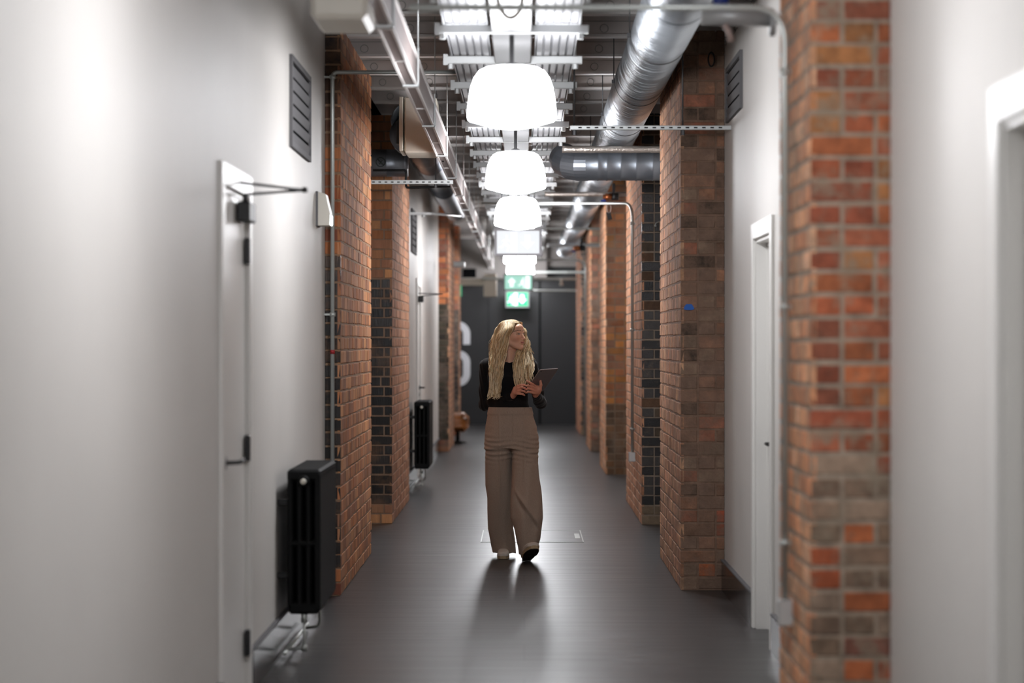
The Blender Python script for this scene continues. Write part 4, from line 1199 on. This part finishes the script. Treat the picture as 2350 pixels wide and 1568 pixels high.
def trouser_fn(P):
    x,y,z=P[:,0],P[:,1],P[:,2]
    a=stack(P,rightleg,2.2); b=stack(P,leftleg,2.2); h=stack(P,hips,2.3)
    front=np.clip(-(y-.0)/.05,0,1)
    # creases: fine horizontal whiskers at the thighs, long diagonal on the leading leg, vertical drape
    wk=np.exp(-((z-.80)/.085)**2)*(.35+.65*front)
    wr=.0042*wk*np.sin(z*190+np.sin(x*22)*1.8+x*9)+.0028*wk*np.sin(z*120-x*30+2)
    a=a+wr+.007*np.sin(x*62+z*3+1.5)*np.clip((.75-z)/.3,0,1)*(.3+.7*front)+.003*np.sin(x*46+y*30+z*9)
    dg=(z-.37)+(x-.03)*1.35
    b=b+wr*.8-.014*np.exp(-(dg/.022)**2)*front*np.clip((.56-z)/.05,0,1)*np.clip((z-.16)/.05,0,1)*np.clip((.11-x)/.03,0,1)*np.clip((x+.075)/.03,0,1)+.012*np.exp(-((dg+.05)/.025)**2)*front*np.clip((.54-z)/.05,0,1)*np.clip((z-.14)/.05,0,1)*np.clip((.10-x)/.03,0,1)*np.clip((x+.06)/.03,0,1)
    b=b+.006*np.sin(x*58-z*7+.6)*np.clip((.75-z)/.25,0,1)*(.3+.7*front)
    b=b-.006*np.exp(-((x-.0)/.006)**2)*front*np.clip((z-.55)/.1,0,1)
    a=a-.006*np.exp(-((x+.175)/.006)**2)*front*np.clip((z-.2)/.1,0,1)
    legs=smin(a,b,.006)
    h=h+wr*.5-.003*np.exp(-((z-1.04)/.004)**2)
    # waistband step, fly and pocket lines
    h=h-.0035*(z>1.045)-.004*np.exp(-((x+.178)/.006)**2)*front*(z<1.04)-.004*np.exp(-((x+.005)/.006)**2)*front*(z<1.04)
    h=h+.004*np.exp(-((x+.085)/.004)**2)*front*(z>.84)*(z<1.04)
    h=h+.003*np.exp(-((x-.075+(1.03-z)*-.35)/.004)**2)*front*(z>.9)*(z<1.04)
    h=h+.003*np.exp(-((x+.262+(1.03-z)*.3)/.004)**2)*front*(z>.9)*(z<1.04)
    d=smin(legs,h,.025)
    return d
tv,tf=sdf_mesh(trouser_fn,(-.33,-.27,.0),(.17,.34,1.10),.0042)
M['trouser']=mat('brown_twill',(172,155,140),.85,spec=.2,noise=(260,.10,(1,1,.3)),bump=(220,.25,(1,1,.4)),sheen=.1)
tro=np_object('trousers',tv,tf,M['trouser'],woman)
b=MB()
for xx in (wx(1203),wx(1141),wx(1165)):
    yy=-.1045*math.sqrt(max(.05,1-((xx+.1)/.158)**2))-.0045
    b.box(xx-.005,xx+.005,yy-.004,yy+.004,1.043,1.092,bev=.0015)
b.build('belt_loop',M['trouser'],tro)

# shoes
def shoe(name,foot,ang,zrot,loc):
    def fn(P):
        x,y,z=P[:,0],P[:,1],P[:,2]   # toe to -y, heel y=+.03
        d=stack(np.stack([x,z,-y],1),[(-.035,0,.045,.030,.042),(.0,0,.045,.034,.045),(.10,0,.038,.040,.036),(.17,0,.032,.043,.030),(.205,0,.028,.036,.026),(.222,0,.024,.020,.018)],2.4)
        return d
    v,f=sdf_mesh(lambda P: np.maximum(fn(P),.022-P[:,2]),(-.06,-.25,.0),(.06,.06,.13),.003)
    o=empty(name,loc); o.parent=woman; o.rotation_euler=(ang,0,zrot)
    return o,v,f
M['shoe']=mat('off_white_leather',(206,200,190),.5)
M['sole']=mat('cream_rubber_rim',(178,160,128),.6)
M['soled']=mat('dark_outsole',(44,36,30),.7)
def outline(n=28):
    pts=[]
    for w in np.linspace(0,2*PI,n,endpoint=False):
        yy=-.094-.130*math.cos(w); hwid=.0445*abs(math.sin(w))**.55*(1.0 if yy<-.09 else .86)
        pts.append((math.copysign(hwid,math.sin(w)) if abs(math.sin(w))>1e-6 else 0,yy))
    return pts
def make_shoe(loc,ang,zrot):
    o,v,f=shoe('shoe',None,ang,zrot,loc)
    np_object('upper',v,f,M['shoe'],o)
    ol=outline(); n=len(ol)
    vs=[(x,y,0.004) for x,y in ol]+[(x*1.0,y,.026) for x,y in ol]
    MB().add(vs,[tuple(range(n)),tuple(reversed(range(n,2*n)))]+[(i,i+n,(i+1)%n+n,(i+1)%n) for i in range(n)]).build('sole_rim',M['sole'],o)
    vs=[(x*.92,-.094+(y+.094)*.95,0.0) for x,y in ol]+[(x*.92,-.094+(y+.094)*.95,.005) for x,y in ol]
    t=MB().add(vs,[tuple(range(n)),tuple(reversed(range(n,2*n)))]+[(i,i+n,(i+1)%n+n,(i+1)%n) for i in range(n)])
    for yy in np.arange(-.20,.02,.018): t.box(-.028,.028,yy,yy+.008,-.0018,.001)
    t.build('outsole',M['soled'],o)
    lc=MB()
    for yy in (-.07,-.09,-.11,-.13): lc.tube([(-.018,yy,.078+(yy+.07)*.22),(.018,yy-.004,.078+(yy+.07)*.22)],.0028,6)
    lc.build('laces',M['shoe'],o)
    return o
make_shoe((wx(1154.5),.235,.0),0,math.radians(0))
o_=make_shoe((wx(1209.5),-.125,.012),math.radians(-23),math.radians(14)); o_.scale=(1.18,1.05,1.1)

# tablet: corner vectors recovered from its outline
TLc=Vector((wx(1238.5),-.290,wz(847))); tu=Vector((.131,.108,.006)); tv_=Vector((-.106,.138,-.160))
tu_n=tu.normalized(); tv_n=(tv_-tu_n*tv_.dot(tu_n)).normalized(); tn=tu_n.cross(tv_n)
Mx=Matrix((( tu_n.x,tv_n.x,tn.x,TLc.x),(tu_n.y,tv_n.y,tn.y,TLc.y+YP),(tu_n.z,tv_n.z,tn.z,TLc.z),(0,0,0,1)))
tab=empty('tablet'); tag(tab,'grey metal-backed tablet held in both hands by the walking person','tablet')
tab.matrix_world=Mx
def rrect(w,h,r,n=6):
    out=[]
    for (cx,cy,a0) in ((w-r,h-r,0),(r,h-r,90),(r,r,180),(w-r,r,270)):
        for k in range(n+1):
            a=math.radians(a0+90*k/n); out.append((cx+r*math.cos(a),cy+r*math.sin(a)))
    return out
W_,L_=.170,.240
rp=rrect(W_,L_,.012); n=len(rp)
b=MB().add([(x,y,-.0032) for x,y in rp]+[(.0015+(x)*(W_-.003)/W_,.0015+y*(L_-.003)/L_,-.0045) for x,y in rp]+[(x,y,.002) for x,y in rp],
   [tuple(reversed(range(n,2*n))),tuple(range(2*n,3*n))]+[(i,(i+1)%n,(i+1)%n+n,i+n) for i in range(n)]+[(i+2*n,(i+1)%n+2*n,(i+1)%n,i) for i in range(n)])
b.build('shell',M['tabletback'],tab)
rp2=[(.004+x*(W_-.008)/W_,.004+y*(L_-.008)/L_) for x,y in rp]
MB().add([(x,y,.0024) for x,y in rp2]+[(x,y,.0018) for x,y in rp2],[tuple(range(n)),tuple(reversed(range(n,2*n)))]+[(i,i+n,(i+1)%n+n,(i+1)%n) for i in range(n)]).build('screen',M['tabletglass'],tab)
MB().lathe([(0,-.0052),(.005,-.0052),(.0055,-.0042),(0,-.0042)],(.018,.018,0),16).build('camera_lens',M['tabletglass'],tab)

# ------------------------------------------------------------------ hair
def hair_base(P):
    q=to_head(P)
    d=ell(q,(0,-.018,.024),(.076,.093,.079))
    d=smin(d,ell(q,(.0,-.05,-.03),(.078,.062,.10)),.03)
    # open the face
    d=smax(d,-ell(q,(0,.098,-.03),(.060,.082,.102)),.012)
    # curtains under the head volume
    L=stack(P,[(wz(872),wx(1137),-.108,.026,.008),(wz(850),wx(1139),-.088,.040,.012),(wz(820),wx(1142),-.028,.046,.022),(wz(795),wx(1144),.02,.048,.03),(wz(770),wx(1148),.035,.042,.03)])
    Rr=stack(P,[(wz(838),wx(1202),-.068,.036,.008),(wz(826),wx(1203),-.035,.044,.014),(wz(808),wx(1203),.005,.028,.018),(wz(790),wx(1203),.04,.026,.02),(wz(768),wx(1195),.05,.026,.02)])
    d=smin(d,L,.02); d=smin(d,Rr,.015)
    return d
hv,hf_=sdf_mesh(hair_base,(-.30,-.22,1.10),(.12,.14,1.73),.005)
hv=hv.astype(np.float32)
rnd=RS.rand(len(hv))
hc=np.tile(np.append(np.array(lin((150,122,86))),1.0),(len(hv),1))
qh=to_head(hv); kk=np.clip((qh[:,2]-.055)/.05,0,1)[:,None]
hc[:,:3]=hc[:,:3]*(1-kk)+np.array(lin((92,72,56)))*kk
M['hair']=attr_mat('blonde_hair',rough=.42,noise_scale=30,noise_amt=.28,bump=.5,bscale=80,spec=.5,stretch=(4,4,.35))
hair=np_object('hair',hv,hf_,M['hair'],woman,hc)
rg=random.Random(21)
LV=[];LF_=[];LC=[]
BL=[(226,208,170),(214,192,150),(196,168,122),(238,224,192),(168,138,98),(222,202,162)]
def catmull(P,n):
    P=[2*P[0]-P[1]]+P+[2*P[-1]-P[-2]]; out=[]
    for i in range(1,len(P)-2):
        for k in range(n):
            t=k/n; a,b_,c,d=P[i-1],P[i],P[i+1],P[i+2]
            out.append(.5*((2*b_)+(-a+c)*t+(2*a-5*b_+4*c-d)*t*t+(-a+3*b_-3*c+d)*t**3))
    out.append(P[-2]); return out
def lock(ctrl,r,col,wave=0,ph=0,freq=52,root=True,n=5,k=5,side=Vector((1,0,0))):
    global LV
    pts=catmull([Vector(c) for c in ctrl],n); m=len(pts)
    s=0
    for i in range(1,m): 
        pass
    base=len(LV)
    t0=(pts[1]-pts[0]).normalized(); a=t0.cross(Vector((0,1,0.01))).normalized()
    acc=0
    out=[]
    for i,p in enumerate(pts):
        if i: acc+=(pts[i]-pts[i-1]).length
        f=i/(m-1)
        w=wave*min(1,max(0,(acc-.10)/.12))
        out.append(p+Vector((math.sin(acc*freq+ph)*w,math.cos(acc*freq*.9+ph*1.3)*w*.7,0)))
    for i,p in enumerate(out):
        f=i/(m-1)
        t=(out[min(i+1,m-1)]-out[max(i-1,0)]).normalized()
        a=(a-t*a.dot(t)); a.normalize(); b_=t.cross(a)
        rr=r*(.55+.45*min(1,f*5))*(1-.9*max(0,(f-.55)/.45)**1.6)+.0004
        c=col
        if root:
            q_=min(1,acc/.075)**.8; c=tuple(col[j]*q_+(88,68,52)[j]*(1-q_) for j in range(3))
        for j in range(k):
            wv=2*PI*j/k
            LV.append(tuple(p+a*(rr*1.35*math.cos(wv))+b_*(rr*.75*math.sin(wv)))); LC.append((*lin(c),1))
    for i in range(m-1):
        for j in range(k):
            j2=(j+1)%k; LF_.append((base+i*k+j,base+i*k+j2,base+(i+1)*k+j2,base+(i+1)*k+j))
def L3(a,b,t): return a+(b-a)*t
def rowpt(row,s,t):
    y,x0,x1,d0a,d1a,th=row[:6]
    bu=row[6]*math.sin(PI*min(1,s**1.15)) if len(row)>6 else 0     # depth at s=0, at s=1, thickness
    return (wx(L3(x0,x1,s)), L3(d0a,d1a,s)-bu+(t-.5)*th, wz(y))
Lrows=[(771,1131,1169.5,.045,-.085,.03,.088),(788,1127.5,1167,.03,-.095,.03,.07),(806,1125,1163,.01,-.10,.035,.045),(830,1123.5,1158,-.06,-.118,.04),(852,1123.5,1155,-.105,-.135,.035),(872,1125,1152,-.125,-.145,.035),(892,1124,1150,-.135,-.15,.03),(908,1124,1146,-.15,-.16,.03)]
Rrows=[(772,1204.5,1207,.005,.04,.03),(788,1199,1214,-.02,.03,.03),(806,1187,1217,-.045,.01,.03),(826,1180,1224,-.085,-.04,.03),(846,1177,1226,-.135,-.09,.03),(864,1179,1224,-.160,-.13,.025),(882,1182,1222,-.172,-.16,.025)]
def part(s,side):
    # along the parting from crown (s=0) to forehead (s=1)
    ang=L3(-1.0,.95,s)
    f=-.012+.088*math.sin(ang*1.1); u=.024+.083*math.cos(ang*.98)*1.02
    return tuple(from_head((side*.004+(-.012),f,u)))
def shell(side,s,w):
    # point on head shell, w=polar from top
    f=L3(-.085,.052,s); 
    sc=math.sqrt(max(.08,1-((f+.018)/.104)**2))
    return tuple(from_head((side*.085*sc*math.sin(w),f,.024+.087*sc*math.cos(w))))
for i in range(430):
    s=rg.random(); t=rg.random()
    s=s**.95
    c=rg.choice(BL); k_=1+rg.uniform(-.12,.1); c=tuple(min(255,v*k_) for v in c)
    ctrl=[part(s,1),shell(1,s,.42),shell(1,s,.72),rowpt((756,1138,1177,.045,-.098,.025,.085),s,t)]
    last=rg.choice([4,5,6,6,7,8])
    if s<.1: last=min(last,8)
    for r_ in Lrows[:last]:
        p=rowpt(r_,s,t); ctrl.append(p)
    lock(ctrl,rg.uniform(.0018,.0042),c,rg.uniform(.001,.0075),s*7+rg.uniform(-.9,.9)+t,freq=rg.uniform(38,58))
for i in range(300):
    s=rg.random(); t=rg.random()
    c=rg.choice(BL); k_=1+rg.uniform(-.14,.08); c=tuple(min(255,v*k_) for v in c)
    ctrl=[part(.2+.8*(1-s),-1),shell(-1,.25+.75*(1-s),.45),rowpt((756,1199.5,1204.5,-.035,.035,.015),s,t)]
    last=rg.choice([3,4,4,5,6,7])
    for r_ in Rrows[:last]:
        ctrl.append(rowpt(r_,s,t))
    lock(ctrl,rg.uniform(.0017,.0040),c,rg.uniform(.001,.0085),s*8+rg.uniform(-.9,.9)+t,freq=rg.uniform(38,60))
# back of the head
for i in range(60):
    s=rg.random()
    c=rg.choice(BL[1:5])
    ctrl=[part(.02,1),tuple(from_head((L3(.05,-.07,s),-.105,.05))),tuple(from_head((L3(.07,-.085,s),-.115,-.03))),tuple(from_head((L3(.08,-.09,s),-.10,-.12))),(wx(L3(1130,1212,s)),.10,wz(845)),(wx(L3(1132,1205,s)),.115,wz(868))]
    lock(ctrl,rg.uniform(.004,.006),c,.004,s*6)
for i in range(34):
    c=rg.choice(BL); v=rg.random()
    ctrl=[tuple(from_head((-.014,.060-.02*v,.088+.004*v))),tuple(from_head((-.040,.064-.015*v,.080))),tuple(from_head((-.062,.046,.045+.01*v))),tuple(from_head((-.070,.034,.0))),(wx(1206+3*v),.0,wz(795)),(wx(1208+8*v),-.02,wz(815))]
    lock(ctrl,rg.uniform(.002,.0036),c,.003,v*6)
# curly ends and flyaways
for i in range(34):
    s=rg.random()
    x=L3(1124,1150,s); c=rg.choice(BL)
    ctrl=[(wx(x),-.145,wz(rg.uniform(852,872))),(wx(x+rg.uniform(-2,2)),-.15,wz(884)),(wx(x+rg.uniform(-4,4)),-.16,wz(898)),(wx(x+rg.uniform(-7,5)),-.16,wz(909)),(wx(x+rg.uniform(-9,7)),-.155,wz(rg.uniform(906,918)))]
    lock(ctrl,.0024,c,.004,rg.random()*6,root=False)
for i in range(30):
    s=rg.random()
    x=L3(1182,1220,s); c=rg.choice(BL)
    ctrl=[(wx(x),-.150,wz(rg.uniform(832,852))),(wx(x+rg.uniform(-2,3)),-.17,wz(862)),(wx(x+rg.uniform(-3,5)),-.175,wz(874)),(wx(x+rg.uniform(-4,6)),-.18,wz(rg.uniform(880,888)))]
    lock(ctrl,.0022,c,.004,rg.random()*6,root=False)
for i in range(46):
    a_=rg.choice([0,1])
    if a_==0:
        y=rg.uniform(775,850); x=1126
        ctrl=[(wx(x+4),-.03,wz(y)),(wx(x-rg.uniform(1,4)),-.03,wz(y+8)),(wx(x-rg.uniform(0,9)),-.03,wz(y+rg.uniform(14,26)))]
    else:
        y=rg.uniform(770,835); x=1212+(y-770)*.2
        ctrl=[(wx(x-4),-.02,wz(y)),(wx(x+rg.uniform(0,4)),-.02,wz(y+7)),(wx(x+rg.uniform(0,9)),-.02,wz(y+rg.uniform(12,22)))]
    lock(ctrl,.0009,rg.choice(BL),.002,rg.random()*6,root=False)
LFa=np.array(LF_,dtype=np.int32)
np_object('hair_locks',np.array([tuple(v) for v in LV]),LFa,M['hair'],hair,np.array(LC))
# ------------------------------------------------------------------ world / view
w=bpy.data.worlds.new('world'); SC.world=w; w.use_nodes=True
w.node_tree.nodes['Background'].inputs[0].default_value=(1,1,1,1); w.node_tree.nodes['Background'].inputs[1].default_value=.02
SC.view_settings.view_transform='Standard'; SC.view_settings.look='None'; SC.view_settings.exposure=.7; SC.view_settings.gamma=1
SC.view_settings.use_curve_mapping=False
SC.cycles.max_bounces=6; SC.cycles.diffuse_bounces=4; SC.cycles.glossy_bounces=3; SC.cycles.caustics_reflective=False; SC.cycles.caustics_refractive=False; SC.cycles.use_adaptive_sampling=True; SC.cycles.adaptive_threshold=.03; SC.cycles.sample_clamp_indirect=8; SC.cycles.use_denoising=True
